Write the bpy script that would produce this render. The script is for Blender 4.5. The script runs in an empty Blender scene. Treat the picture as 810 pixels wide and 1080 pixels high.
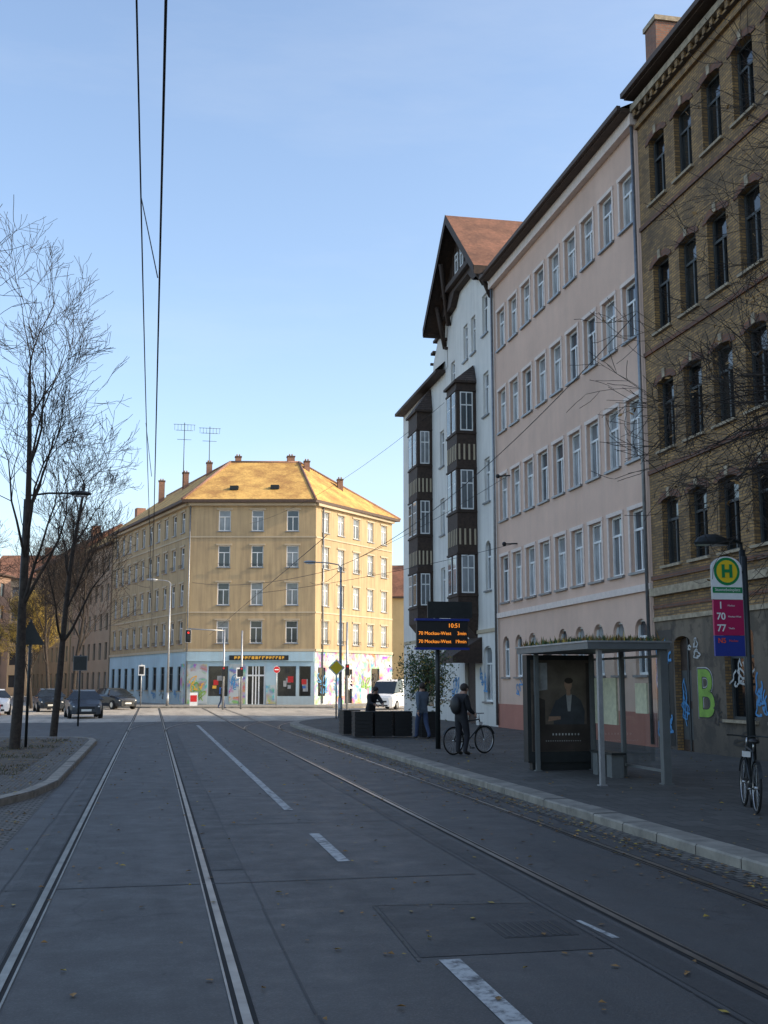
import bpy, math, random
from mathutils import Vector, Matrix, noise
random.seed(7)
C=bpy.context.collection
sc=bpy.context.scene
# ------------------------------------------------------------------ materials
def nmat(name):
    m=bpy.data.materials.new(name); m.use_nodes=True
    nt=m.node_tree; b=nt.nodes['Principled BSDF']
    return m,nt,b
def N(nt,t,**k):
    n=nt.nodes.new(t)
    for a,v in k.items(): setattr(n,a,v)
    return n
def mixc(nt,fac,a,b,mode='MIX'):
    n=N(nt,'ShaderNodeMix',data_type='RGBA',blend_type=mode)
    for i,v in ((0,fac),(6,a),(7,b)):
        if hasattr(v,'is_output'): nt.links.new(v,n.inputs[i])
        elif i==0: n.inputs[0].default_value=v
        else: n.inputs[i].default_value=(v[0],v[1],v[2],1)
    return n.outputs[2]
def ramp(nt,src,p0,p1,c0=(0,0,0),c1=(1,1,1)):
    r=N(nt,'ShaderNodeValToRGB'); e=r.color_ramp.elements
    e[0].position=p0; e[1].position=p1
    e[0].color=(*c0,1); e[1].color=(*c1,1)
    nt.links.new(src,r.inputs[0]); return r.outputs[0]
def coords(nt,scale=(1,1,1),world=False):
    if world:
        g=N(nt,'ShaderNodeNewGeometry'); o=g.outputs['Position']
    else:
        g=N(nt,'ShaderNodeTexCoord'); o=g.outputs['Object']
    mp=N(nt,'ShaderNodeMapping'); mp.inputs['Scale'].default_value=scale
    nt.links.new(o,mp.inputs[0]); return mp.outputs[0]
def noi(nt,vec,scale,detail=5,rough=.6):
    n=N(nt,'ShaderNodeTexNoise'); n.inputs['Scale'].default_value=scale
    n.inputs['Detail'].default_value=detail; n.inputs['Roughness'].default_value=rough
    nt.links.new(vec,n.inputs['Vector']); return n.outputs[0]
def bump(nt,b,h,s,d=.02):
    bp=N(nt,'ShaderNodeBump'); bp.inputs['Strength'].default_value=s; bp.inputs['Distance'].default_value=d
    nt.links.new(h,bp.inputs['Height']); nt.links.new(bp.outputs[0],b.inputs['Normal'])
def plain(name,col,rough=.6,metal=0,var=.25,scale=6,bmp=.15,spec=.5,emit=None):
    m,nt,b=nmat(name); v=coords(nt,world=False)
    n=noi(nt,v,scale)
    d=tuple(c*(1-var) for c in col); u=tuple(min(1,c*(1+var)) for c in col)
    nt.links.new(mixc(nt,ramp(nt,n,.3,.7),d,u),b.inputs['Base Color'])
    b.inputs['Roughness'].default_value=rough; b.inputs['Metallic'].default_value=metal
    b.inputs['Specular IOR Level'].default_value=spec
    if bmp: bump(nt,b,noi(nt,v,scale*6),bmp,.01)
    if emit:
        b.inputs['Emission Color'].default_value=(*col,1); b.inputs['Emission Strength'].default_value=emit
    return m
def plaster(name,col,dirt=(.25,.22,.2),amt=.35,streak=.5,patch=0):
    m,nt,b=nmat(name); v=coords(nt)
    big=noi(nt,v,.35,6,.65); st=noi(nt,coords(nt,(2.2,2.2,.16)),1.3,5); fine=noi(nt,v,25,4)
    c=mixc(nt,ramp(nt,big,.35,.75),tuple(x*.84 for x in col),tuple(min(1,x*1.08) for x in col))
    if patch: c=mixc(nt,ramp(nt,noi(nt,v,1.1,6,.7),.5,.56,(0,0,0),(patch,)*3),c,tuple(x*.5 for x in col))
    f=N(nt,'ShaderNodeMath',operation='MULTIPLY'); nt.links.new(ramp(nt,st,.43,.75),f.inputs[0]); f.inputs[1].default_value=amt*streak
    c=mixc(nt,f.outputs[0],c,dirt)
    sx=N(nt,'ShaderNodeSeparateXYZ'); nt.links.new(coords(nt),sx.inputs[0])
    mr=N(nt,'ShaderNodeMapRange'); mr.inputs[1].default_value=3.0; mr.inputs[2].default_value=0.0
    mr.inputs[3].default_value=0; mr.inputs[4].default_value=amt
    nt.links.new(sx.outputs[2],mr.inputs[0])
    c=mixc(nt,mr.outputs[0],c,dirt)
    c=mixc(nt,.15,c,fine,'OVERLAY')
    nt.links.new(c,b.inputs['Base Color']); b.inputs['Roughness'].default_value=.9
    bump(nt,b,fine,.25,.01); return m
def brick(name,c1,c2,mort,bw=.25,rh=.077,ms=.012,ground=False,rough=.9,bm=.4,stain=(.08,.07,.06),stamt=.35):
    m,nt,b=nmat(name)
    g=N(nt,'ShaderNodeNewGeometry') if ground else N(nt,'ShaderNodeTexCoord')
    o=g.outputs['Position'] if ground else g.outputs['Object']
    s=N(nt,'ShaderNodeSeparateXYZ'); nt.links.new(o,s.inputs[0])
    cb=N(nt,'ShaderNodeCombineXYZ')
    if ground:
        nt.links.new(s.outputs[0],cb.inputs[0]); nt.links.new(s.outputs[1],cb.inputs[1])
    else:
        ad=N(nt,'ShaderNodeMath',operation='ADD'); nt.links.new(s.outputs[0],ad.inputs[0]); nt.links.new(s.outputs[1],ad.inputs[1])
        nt.links.new(ad.outputs[0],cb.inputs[0]); nt.links.new(s.outputs[2],cb.inputs[1])
    br=N(nt,'ShaderNodeTexBrick'); nt.links.new(cb.outputs[0],br.inputs[0])
    br.inputs['Color1'].default_value=(*c1,1); br.inputs['Color2'].default_value=(*c2,1); br.inputs['Mortar'].default_value=(*mort,1)
    br.inputs['Scale'].default_value=1; br.inputs['Brick Width'].default_value=bw; br.inputs['Row Height'].default_value=rh
    br.inputs['Mortar Size'].default_value=ms; br.inputs['Mortar Smooth'].default_value=.3; br.inputs['Bias'].default_value=-.1
    n=noi(nt,o,.6,6,.7)
    f=N(nt,'ShaderNodeMath',operation='MULTIPLY'); nt.links.new(ramp(nt,n,.40,.68),f.inputs[0]); f.inputs[1].default_value=stamt
    c=mixc(nt,f.outputs[0],br.outputs[0],stain)
    c=mixc(nt,.45,c,noi(nt,o,7,5,.7),'OVERLAY')
    nt.links.new(c,b.inputs['Base Color']); b.inputs['Roughness'].default_value=rough
    bump(nt,b,br.outputs[1],-bm,.01); return m
def tiles(name,c1,c2,rows=6.0):
    m,nt,b=nmat(name); v=coords(nt)
    w=N(nt,'ShaderNodeTexWave',wave_type='BANDS',bands_direction='Z'); w.inputs['Scale'].default_value=rows/2
    w.inputs['Distortion'].default_value=.6; w.inputs['Detail'].default_value=2; nt.links.new(v,w.inputs[0])
    n=noi(nt,v,.5,7,.75); n2=noi(nt,v,7,3)
    c=mixc(nt,ramp(nt,n,.40,.60),c1,c2); c=mixc(nt,.6,c,n2,'OVERLAY')
    c=mixc(nt,.3,c,w.outputs[0],'MULTIPLY')
    nt.links.new(c,b.inputs['Base Color']); b.inputs['Roughness'].default_value=.85
    bump(nt,b,w.outputs[0],.6,.03); return m
def glassmat(name,dark,light,thr=.5,rough=.04):
    m,nt,b=nmat(name)
    oi=N(nt,'ShaderNodeObjectInfo')
    v=coords(nt); 
    w=N(nt,'ShaderNodeTexWave',wave_type='BANDS',bands_direction='X'); w.inputs['Scale'].default_value=3.5; w.inputs['Distortion'].default_value=2
    nt.links.new(v,w.inputs[0])
    cur=mixc(nt,ramp(nt,w.outputs[0],0,1),tuple(x*.6 for x in light),light)
    f=ramp(nt,oi.outputs['Random'],thr-.12,thr+.12)
    n=ramp(nt,noi(nt,v,.9,2),.35,.65)
    f2=mixc(nt,.5,f,n,'MULTIPLY')
    nt.links.new(mixc(nt,f2,dark,cur),b.inputs['Base Color'])
    b.inputs['Roughness'].default_value=rough; b.inputs['Specular IOR Level'].default_value=.9
    bump(nt,b,noi(nt,v,1.3,2),.08,.03)
    return m
MT={}
MT['pink']=plaster('pink_plaster',(.74,.51,.39),(.40,.29,.23),.28,.6)
MT['pinkbase']=plaster('red_plinth',(.50,.20,.14),(.2,.12,.1),.3)
MT['white']=plaster('white_plaster',(.78,.75,.69),(.38,.36,.33),.4,.8)
MT['ochre']=plaster('ochre_plaster',(.47,.35,.20),(.17,.125,.085),.6,1.0)
MT['brown']=plaster('brown_plaster',(.38,.29,.20),(.14,.11,.09),.4)
MT['redpl']=plaster('red_brown_plaster',(.34,.22,.16),(.12,.09,.08),.4)
MT['sand']=plaster('sand_plaster',(.62,.48,.25),(.3,.25,.2),.2)
MT['skyblue']=plaster('light_blue_paint',(.42,.58,.66),(.3,.25,.2),.4)
MT['grime']=plaster('grimy_ground_floor_plaster',(.20,.155,.11),(.05,.045,.04),.7,1.0,.9)
MT['cream']=plaster('cream_trim',(.52,.43,.30),(.25,.2,.15),.3)
MT['brick']=brick('yellow_brick',(.46,.27,.10),(.21,.125,.055),(.13,.10,.075),stain=(.06,.045,.032),stamt=.7)
MT['redbrick']=brick('red_brick',(.24,.095,.05),(.15,.065,.04),(.13,.10,.08))
MT['chim']=brick('chimney_brick',(.34,.15,.09),(.25,.11,.07),(.2,.17,.14))
MT['ochtile']=tiles('ochre_roof_tiles',(.42,.22,.065),(.76,.46,.13))
MT['redtile']=tiles('muted_red_roof_tiles',(.16,.075,.045),(.30,.135,.08))
MT['darktile']=tiles('dark_roof_tiles',(.06,.045,.04),(.11,.08,.07))
MT['timber']=plain('dark_timber',(.048,.029,.020),.75,var=.4,scale=8)
MT['eave']=plain('brown_eave_paint',(.08,.05,.035),.7)
MT['frame']=plain('white_window_frame',(.78,.78,.76),.5,var=.08,bmp=0)
MT['dframe']=plain('dark_window_frame',(.05,.055,.055),.6,var=.2,bmp=0)
MT['stone']=plain('sandstone_trim',(.36,.29,.20),.85,var=.35)
MT['pinktrim']=plain('pale_surround',(.76,.63,.55),.85,var=.1)
MT['g_light']=glassmat('window_glass_curtained',(.05,.065,.08),(.56,.58,.58),.35)
MT['g_dark']=glassmat('window_glass_dark',(.006,.007,.008),(.05,.05,.045),.7,.08)
MT['g_mid']=glassmat('window_glass_reflective',(.03,.04,.05),(.35,.37,.38),.55)
MT['zinc']=plain('zinc_gutter',(.25,.26,.27),.45,.7,var=.2)
MT['gmetal']=plain('grey_painted_steel',(.15,.16,.16),.45,.2,var=.1,bmp=.03)
MT['dmetal']=plain('dark_painted_steel',(.024,.028,.029),.45,.3,var=.2,bmp=.03)
MT['galv']=plain('galvanised_steel',(.36,.37,.38),.45,.6,var=.15,bmp=.03)
MT['black']=plain('black_plastic',(.014,.014,.015),.5,var=.2,bmp=.05)
MT['rubber']=plain('rubber',(.012,.012,.012),.85,var=.2)
MT['bark']=plain('bark',(.042,.032,.025),.95,var=.45,scale=9,bmp=.8)
MT['twig']=plain('twig_bark',(.034,.025,.02),.95,var=.3,scale=3,bmp=0)
MT['leafy']=plain('yellow_leaves',(.34,.24,.04),.7,var=.5,scale=4,bmp=0)
MT['leafg']=plain('green_leaves',(.05,.085,.025),.7,var=.6,scale=3,bmp=0)
MT['leafb']=plain('brown_leaves',(.24,.13,.04),.8,var=.6,scale=3,bmp=0)
MT['green']=plain('sign_green',(.0,.22,.07),.4,var=.03,bmp=0)
MT['yellow']=plain('sign_yellow',(.80,.55,.02),.4,var=.03,bmp=0)
MT['whitep']=plain('white_paint',(.75,.76,.76),.5,var=.06,bmp=0)
MT['magenta']=plain('sign_maroon',(.40,.008,.085),.4,var=.03,bmp=0)
MT['navy']=plain('sign_navy',(.015,.035,.24),.4,var=.05,bmp=0)
MT['red']=plain('red_paint',(.55,.02,.02),.4,var=.08,bmp=0)
MT['ror']=plain('red_orange_print',(.75,.08,.03),.4,var=.05,bmp=0)
MT['redlamp']=plain('lit_red_lens',(.9,.03,.02),.4,var=0,bmp=0,emit=.8)
MT['orangeled']=plain('orange_led',(1,.30,.03),.5,var=0,bmp=0,emit=1.1)
MT['amber']=plain('amber_paint',(.80,.42,.05),.5,var=.1,bmp=0)
MT['blue']=plain('blue_paint',(.03,.12,.42),.5,var=.2,bmp=0)
MT['ggreen']=plain('graffiti_green',(.20,.36,.05),.7,var=.35,scale=2,bmp=0)
MT['gwhite']=plain('graffiti_grey_white',(.42,.42,.40),.7,var=.35,scale=2,bmp=0)
MT['gblue']=plain('graffiti_blue',(.06,.25,.50),.6,var=.25,bmp=0)
MT['skin']=plain('skin',(.42,.25,.18),.6,var=.06,bmp=0)
MT['hair']=plain('dark_hair',(.03,.02,.015),.7,var=.3)
MT['jackd']=plain('black_jacket',(.018,.018,.022),.85,var=.3)
MT['jackb']=plain('grey_blue_jacket',(.09,.12,.16),.85,var=.2)
MT['jeans']=plain('blue_jeans',(.04,.06,.12),.9,var=.25)
MT['trous']=plain('dark_trousers',(.02,.02,.025),.9,var=.25)
MT['shoe']=plain('shoes',(.03,.025,.02),.7)
MT['carp']=plain('dark_car_paint',(.02,.028,.04),.22,.3,var=.05,bmp=0,spec=.7)
MT['cars']=plain('grey_car_paint',(.07,.08,.095),.28,.5,var=.05,bmp=0)
MT['carw']=plain('white_van_paint',(.72,.72,.72),.35,var=.05,bmp=0)
MT['carglass']=plain('car_glass',(.015,.02,.025),.06,var=.1,bmp=0,spec=.8)
MT['lamp']=plain('lamp_lens',(.7,.7,.68),.2,var=.05,bmp=0)
MT['poster']=plain('poster_backdrop',(.115,.09,.07),.3,var=.6,scale=1.6,bmp=0)
MT['pdark']=plain('poster_dark',(.04,.03,.026),.3,var=.5,scale=2,bmp=0)
MT['suit']=plain('poster_suit',(.035,.04,.05),.4,var=.35,scale=4,bmp=0)
MT['shirt']=plain('poster_shirt',(.30,.30,.30),.4,var=.35,scale=4,bmp=0)
MT['pskin']=plain('poster_skin',(.30,.18,.12),.4,var=.3,bmp=0)
MT['notice']=plain('pale_notice_paper',(.62,.60,.42),.6,var=.15,scale=9,bmp=0)
MT['wire']=plain('wire',(.02,.02,.022),.6,.3,var=0,bmp=0)
MT['silver']=plain('silver_metal',(.5,.5,.5),.3,.9,var=.1,bmp=0)
MT['plate']=plain('number_plate',(.7,.7,.65),.5,var=.02,bmp=0)
MT['grass']=plain('grass_blades',(.075,.075,.03),.8,var=.5,scale=3,bmp=0)
MT['earth']=plain('tree_pit_earth',(.085,.068,.05),.95,var=.5,scale=4,bmp=.6)
def clearglass():
    m=bpy.data.materials.new('shelter_glass'); m.use_nodes=True; nt=m.node_tree
    nt.nodes.remove(nt.nodes['Principled BSDF'])
    t=N(nt,'ShaderNodeBsdfTransparent'); t.inputs[0].default_value=(.86,.90,.89,1)
    g=N(nt,'ShaderNodeBsdfGlossy'); g.inputs['Roughness'].default_value=.03
    lw=N(nt,'ShaderNodeLayerWeight'); lw.inputs[0].default_value=.3
    f=ramp(nt,lw.outputs['Facing'],.2,1,(.04,.04,.04),(.6,.6,.6))
    mx=N(nt,'ShaderNodeMixShader'); nt.links.new(f,mx.inputs[0]); nt.links.new(t.outputs[0],mx.inputs[1]); nt.links.new(g.outputs[0],mx.inputs[2])
    nt.links.new(mx.outputs[0],nt.nodes['Material Output'].inputs[0]); return m
MT['clear']=clearglass()
def asphalt(name,base=.045,rough=.62,tint=(1,1,1)):
    m,nt,b=nmat(name); v=coords(nt,world=True)
    fine=noi(nt,v,60,3,.7); mid=noi(nt,v,2.2,6,.7); big=noi(nt,coords(nt,(1,.12,1),True),.9,5,.6)
    def k(a): return tuple(base*a*t for t in tint)
    c=mixc(nt,ramp(nt,mid,.3,.72),k(.70),k(1.32))
    c=mixc(nt,ramp(nt,big,.35,.72),c,k(1.65))
    f=N(nt,'ShaderNodeMath',operation='MULTIPLY'); nt.links.new(ramp(nt,fine,.48,.72),f.inputs[0]); f.inputs[1].default_value=.5
    c=mixc(nt,f.outputs[0],c,k(3))
    st=noi(nt,coords(nt,(2.2,.25,1),True),.55,6,.7)
    c=mixc(nt,ramp(nt,st,.53,.70,(0,0,0),(.55,.55,.55)),c,k(.42))
    blot=noi(nt,v,5.5,4,.6)
    c=mixc(nt,ramp(nt,blot,.66,.72,(0,0,0),(.5,.5,.5)),c,k(.4))
    vo=N(nt,'ShaderNodeTexVoronoi',feature='DISTANCE_TO_EDGE'); vo.inputs['Scale'].default_value=.17
    dv=N(nt,'ShaderNodeVectorMath',operation='ADD'); nt.links.new(v,dv.inputs[0])
    nn=N(nt,'ShaderNodeTexNoise'); nn.inputs['Scale'].default_value=1.1; nt.links.new(v,nn.inputs[0]); nn.inputs['Detail'].default_value=6
    nt.links.new(nn.outputs[1],dv.inputs[1]); nt.links.new(dv.outputs[0],vo.inputs['Vector'])
    cm=N(nt,'ShaderNodeMath',operation='MULTIPLY'); nt.links.new(ramp(nt,vo.outputs[0],.001,.003,(1,1,1),(0,0,0)),cm.inputs[0]); cm.inputs[1].default_value=.5
    c=mixc(nt,cm.outputs[0],c,k(.4))
    nt.links.new(c,b.inputs['Base Color'])
    nt.links.new(ramp(nt,mid,.3,.8,(rough-.12,)*3,(rough+.2,)*3),b.inputs['Roughness'])
    bump(nt,b,fine,.5,.006); return m
MT['asphalt']=asphalt('asphalt',.045,tint=(1.06,1,.93))
MT['asphalt2']=asphalt('asphalt_patch',.032,tint=(1.05,1,.94))
MT['asphalt3']=asphalt('fresh_asphalt_patch',.030,tint=(1.05,1,.94))
MT['junction']=asphalt('dusty_junction_painted_glare',.22,.85,(1.12,1,.84))  # low sun glare on dusty cobbles put into the pale warm colour
MT['seam']=plain('tar_seam',(.02,.02,.021),.6,var=.4,scale=4)
MT['pave']=brick('pavement_slabs',(.11,.10,.088),(.08,.073,.064),(.035,.032,.03),.5,.5,.012,True,.85,.3,(.04,.036,.03),.6)
MT['pavel']=brick('light_pavement_slabs',(.30,.27,.23),(.24,.22,.19),(.1,.09,.08),.5,.5,.012,True,.85,.3,(.12,.11,.09),.4)
MT['cobble']=brick('cobbles',(.19,.17,.145),(.11,.10,.088),(.03,.027,.022),.15,.12,.02,True,.8,1.0,(.05,.045,.03),.5)
MT['granite']=plain('granite_kerb',(.25,.225,.185),.8,var=.35,scale=3,bmp=.4)
MT['soil']=plain('ground_soil',(.10,.095,.08),.95,var=.3,scale=.5)
MT['rail']=plain('rail_steel',(.28,.26,.235),.36,.9,var=.35,scale=3,bmp=.1)
MT['groove']=plain('rail_groove',(.01,.009,.008),.9,var=.2)
def paintmark():
    m,nt,b=nmat('worn_road_paint'); v=coords(nt,world=True)
    n=noi(nt,v,7,8,.75)
    nt.links.new(mixc(nt,ramp(nt,n,.38,.54),(.08,.08,.08),(.46,.46,.44)),b.inputs['Base Color']); b.inputs['Roughness'].default_value=.7
    return m
MT['mark']=paintmark()
def mural():
    m,nt,b=nmat('painted_mural'); v=coords(nt)
    n=N(nt,'ShaderNodeTexNoise'); n.inputs['Scale'].default_value=.8; n.inputs['Detail'].default_value=3; n.inputs['Distortion'].default_value=1.8; nt.links.new(v,n.inputs[0])
    hs=N(nt,'ShaderNodeHueSaturation'); hs.inputs['Saturation'].default_value=1.9; hs.inputs['Value'].default_value=.75
    nt.links.new(n.outputs[1],hs.inputs['Color'])
    f=ramp(nt,noi(nt,v,1.1,4),.46,.54)
    c=mixc(nt,f,hs.outputs[0],(.46,.50,.50)); nt.links.new(c,b.inputs['Base Color']); b.inputs['Roughness'].default_value=.8
    return m
MT['mural']=mural()
# ------------------------------------------------------------------ mesh builder
class MB:
    def __init__(s): s.v=[];s.f=[];s.m=[];s.mats=[];s.sm=[]
    def mi(s,k):
        if k not in s.mats: s.mats.append(k)
        return s.mats.index(k)
    def poly(s,pts,k,sm=False):
        n=len(s.v); s.v+= [tuple(p) for p in pts]; s.f.append(list(range(n,n+len(pts)))); s.m.append(s.mi(k)); s.sm.append(sm)
        return s
    def box(s,x0,y0,z0,x1,y1,z1,k):
        n=len(s.v); s.v+=[(x0,y0,z0),(x1,y0,z0),(x1,y1,z0),(x0,y1,z0),(x0,y0,z1),(x1,y0,z1),(x1,y1,z1),(x0,y1,z1)]
        for q in ((0,3,2,1),(4,5,6,7),(0,1,5,4),(1,2,6,5),(2,3,7,6),(3,0,4,7)):
            s.f.append([n+i for i in q]); s.m.append(s.mi(k)); s.sm.append(False)
        return s
    def tube(s,p0,p1,r0,r1,n=8,k='black',cap=True):
        p0=Vector(p0);p1=Vector(p1); d=(p1-p0)
        if d.length<1e-6: return
        d.normalize(); a=Vector((0,0,1)) if abs(d.z)<.9 else Vector((1,0,0))
        u=d.cross(a).normalized(); w=d.cross(u); b=len(s.v); mk=s.mi(k)
        for p,r in ((p0,r0),(p1,r1)):
            for i in range(n):
                t=2*math.pi*i/n; q=p+u*(math.cos(t)*r)+w*(math.sin(t)*r); s.v.append((q.x,q.y,q.z))
        for i in range(n):
            j=(i+1)%n; s.f.append([b+i,b+n+i,b+n+j,b+j]); s.m.append(mk); s.sm.append(True)
        if cap and n>3:
            s.f.append([b+i for i in range(n)]); s.m.append(mk); s.sm.append(False)
            s.f.append([b+n+i for i in reversed(range(n))]); s.m.append(mk); s.sm.append(False)
        return s
    def path(s,pts,r,n=6,k='black'):
        for a,b in zip(pts[:-1],pts[1:]): s.tube(a,b,r,r,n,k,False)
    def torus(s,c,R,r,axis='x',k='rubber',n=28,m=6):
        b=len(s.v); mk=s.mi(k)
        for i in range(n):
            t=2*math.pi*i/n
            for j in range(m):
                q=2*math.pi*j/m; rr=R+r*math.cos(q); o=r*math.sin(q)
                if axis=='x': p=(c[0]+o,c[1]+rr*math.cos(t),c[2]+rr*math.sin(t))
                else: p=(c[0]+rr*math.cos(t),c[1]+o,c[2]+rr*math.sin(t))
                s.v.append(p)
        for i in range(n):
            for j in range(m):
                i2=(i+1)%n;j2=(j+1)%m
                s.f.append([b+i*m+j,b+i2*m+j,b+i2*m+j2,b+i*m+j2]); s.m.append(mk); s.sm.append(True)
    def disc(s,c,r,k,n=28,axis='y'):
        pts=[]
        for i in range(n):
            t=2*math.pi*i/n
            pts.append((c[0]+r*math.cos(t),c[1],c[2]+r*math.sin(t)) if axis=='y' else (c[0],c[1]+r*math.cos(t),c[2]+r*math.sin(t)))
        s.poly(pts,k)
    def sphere(s,c,r,k,n=10,m=7,sc=(1,1,1)):
        b=len(s.v); mk=s.mi(k)
        for j in range(m+1):
            ph=math.pi*j/m
            for i in range(n):
                t=2*math.pi*i/n
                s.v.append((c[0]+r*sc[0]*math.sin(ph)*math.cos(t),c[1]+r*sc[1]*math.sin(ph)*math.sin(t),c[2]+r*sc[2]*math.cos(ph)))
        for j in range(m):
            for i in range(n):
                i2=(i+1)%n
                s.f.append([b+j*n+i,b+(j+1)*n+i,b+(j+1)*n+i2,b+j*n+i2]); s.m.append(mk); s.sm.append(True)
    def mesh(s,name):
        me=bpy.data.meshes.new(name); me.from_pydata(s.v,[],s.f)
        for k in s.mats: me.materials.append(MT[k])
        me.polygons.foreach_set('material_index',s.m); me.polygons.foreach_set('use_smooth',s.sm)
        me.update(); return me
def link(o): C.objects.link(o); return o
def top(name,label,cat,loc=(0,0,0),rz=0,group=None,mesh=None):
    o=bpy.data.objects.new(name,mesh); o.location=loc; o.rotation_euler=(0,0,rz)
    o['label']=label; o['category']=cat
    if group: o['group']=group
    return link(o)
def part(parent,name,mb,M=None,label=None):
    me=mb.mesh(name) if isinstance(mb,MB) else mb
    o=bpy.data.objects.new(name,me); o.parent=parent
    if M is not None: o.matrix_local=M
    if label: o['label']=label
    return link(o)
def struct(name,mb):
    o=bpy.data.objects.new(name,mb.mesh(name)); o['kind']='structure'; return link(o)
def copytree(o,loc,rz,label=None):
    def rec(a,par):
        b=a.copy(); 
        if par is not None: b.parent=par
        C.objects.link(b)
        for ch in list(a.children): rec(ch,b)
        return b
    n=rec(o,None); n.location=loc; n.rotation_euler=(0,0,rz)
    if label: n['label']=label
    return n
def text(parent,body,size,k,M,name='lettering',ext=0.001,align='CENTER',bold=0):
    cu=bpy.data.curves.new(name,'FONT'); cu.body=body; cu.size=size; cu.extrude=ext; cu.align_x=align; cu.align_y='CENTER'; cu.offset=bold
    cu.materials.append(MT[k])
    t=bpy.data.objects.new(name+'_tmp',cu); link(t)
    dg=bpy.context.evaluated_depsgraph_get(); me=bpy.data.meshes.new_from_object(t.evaluated_get(dg))
    bpy.data.objects.remove(t)
    if not me.materials: me.materials.append(MT[k])
    o=bpy.data.objects.new(name,me); o.parent=parent; o.matrix_local=M; return link(o)
UP=Matrix.Rotation(math.pi/2,4,'X')
def T(x,y,z): return Matrix.Translation((x,y,z))
# ------------------------------------------------------------------ facade tools
def facade(mb,w,z0,z1,holes,k,depth=.22,kr=None,klow=None,zlow=0):
    kr=kr or k
    us=sorted(set([0,w]+[round(a,4) for h in holes for a in (h[0],h[2])]))
    zs=sorted(set([z0,z1]+([zlow] if klow else [])+[round(a,4) for h in holes for a in (h[1],h[3])]))
    hs=[tuple(round(a,4) for a in h[:4])+((h[4],) if len(h)>4 else (0,)) for h in holes]
    for i in range(len(us)-1):
        for j in range(len(zs)-1):
            cu=(us[i]+us[i+1])/2; cz=(zs[j]+zs[j+1])/2
            if any(h[0]<cu<h[2] and h[1]<cz<h[3] for h in hs): continue
            mb.poly([(us[i],0,zs[j]),(us[i+1],0,zs[j]),(us[i+1],0,zs[j+1]),(us[i],0,zs[j+1])],klow if klow and cz<zlow else k)
    for x0,a,x1,b,r in hs:
        kk=klow if klow and a<zlow else k
        mb.poly([(x0,0,a),(x1,0,a),(x1,depth,a),(x0,depth,a)],kr)
        mb.poly([(x0,0,b-r),(x0,0,a),(x0,depth,a),(x0,depth,b-r)],kr)
        mb.poly([(x1,0,a),(x1,0,b-r),(x1,depth,b-r),(x1,depth,a)],kr)
        if r<=0: mb.poly([(x0,0,b),(x0,depth,b),(x1,depth,b),(x1,0,b)],kr)
        else:
            n=8; cx=(x0+x1)/2; hw=(x1-x0)/2
            pts=[(cx-hw*math.cos(math.pi*i/n),b-r+r*math.sin(math.pi*i/n)) for i in range(n+1)]
            for i in range(n):
                p,q=pts[i],pts[i+1]
                mb.poly([(p[0],0,p[1]),(p[0],depth,p[1]),(q[0],depth,q[1]),(q[0],0,q[1])],kr)
                mb.poly([(p[0],0,b),(p[0],0,p[1]),(q[0],0,q[1]),(q[0],0,b)],kk)
wc={}
def winmesh(w,h,style,glass,fr,y=.16):
    key=(round(w,2),round(h,2),style,glass,fr,y)
    if key in wc: return wc[key]
    g=MB(); g.poly([(-w/2,y,0),(w/2,y,0),(w/2,y,h),(-w/2,y,h)],glass)
    f=MB(); t=.075; a,b=y-.06,y-.004
    f.box(-w/2,a,0,-w/2+t,b,h,fr); f.box(w/2-t,a,0,w/2,b,h,fr)
    f.box(-w/2+t,a,0,w/2-t,b,t,fr); f.box(-w/2+t,a,h-t,w/2-t,b,h,fr)
    if style in('cross','mull','one'):
        zt=h*.68 if style!='mull' else h-t
        if style!='mull': f.box(-w/2+t,a+.004,zt-.035,w/2-t,b,zt+.035,fr)
        if style!='one': f.box(-.035,a+.008,t,.035,b,(zt-.035),fr)
    s=MB(); s.box(-w/2-.08,-.09,-.07,w/2+.08,.02,0,'stone' if fr=='dframe' else 'zinc')
    wc[key]=(g.mesh('window'),f.mesh('frame'),s.mesh('sill')); return wc[key]
def window(parent,M,x,z,w,h,style='cross',glass='g_light',fr='frame',sill=True,y=.16,subs=True):
    g,f,s=winmesh(w,h,style,glass,fr,y)
    o=part(parent,'window',g,M@T(x,0,z))
    if subs:
        part(o,'frame',f)
        if sill: part(o,'sill',s)
    return o
def face_matrix(P,Q):
    P=Vector((P[0],P[1],0));Q=Vector((Q[0],Q[1],0)); X=(Q-P).normalized(); Z=Vector((0,0,1)); Y=Z.cross(X)
    M=Matrix.Identity(4)
    for i,a in enumerate((X,Y,Z)):
        for r in range(3): M[r][i]=a[r]
    M.translation=P; return M,(Q-P).length
def arch_trim(mb,x,z,w,rise,k,th=.18,pr=.03):
    n=8; hw=w/2
    def pt(i,s):
        t=math.pi*i/n; return (x-(hw+s)*math.cos(t), z+(rise+s)*math.sin(t))
    for i in range(n):
        a,b,c,d=pt(i,0),pt(i+1,0),pt(i+1,th),pt(i,th)
        mb.poly([(a[0],-pr,a[1]),(b[0],-pr,b[1]),(c[0],-pr,c[1]),(d[0],-pr,d[1])],k)
        mb.poly([(d[0],-pr,d[1]),(c[0],-pr,c[1]),(c[0],.0,c[1]),(d[0],0,d[1])],k)
        mb.poly([(a[0],-pr,a[1]),(a[0],0.0,a[1]),(b[0],0.0,b[1]),(b[0],-pr,b[1])],k)
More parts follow.
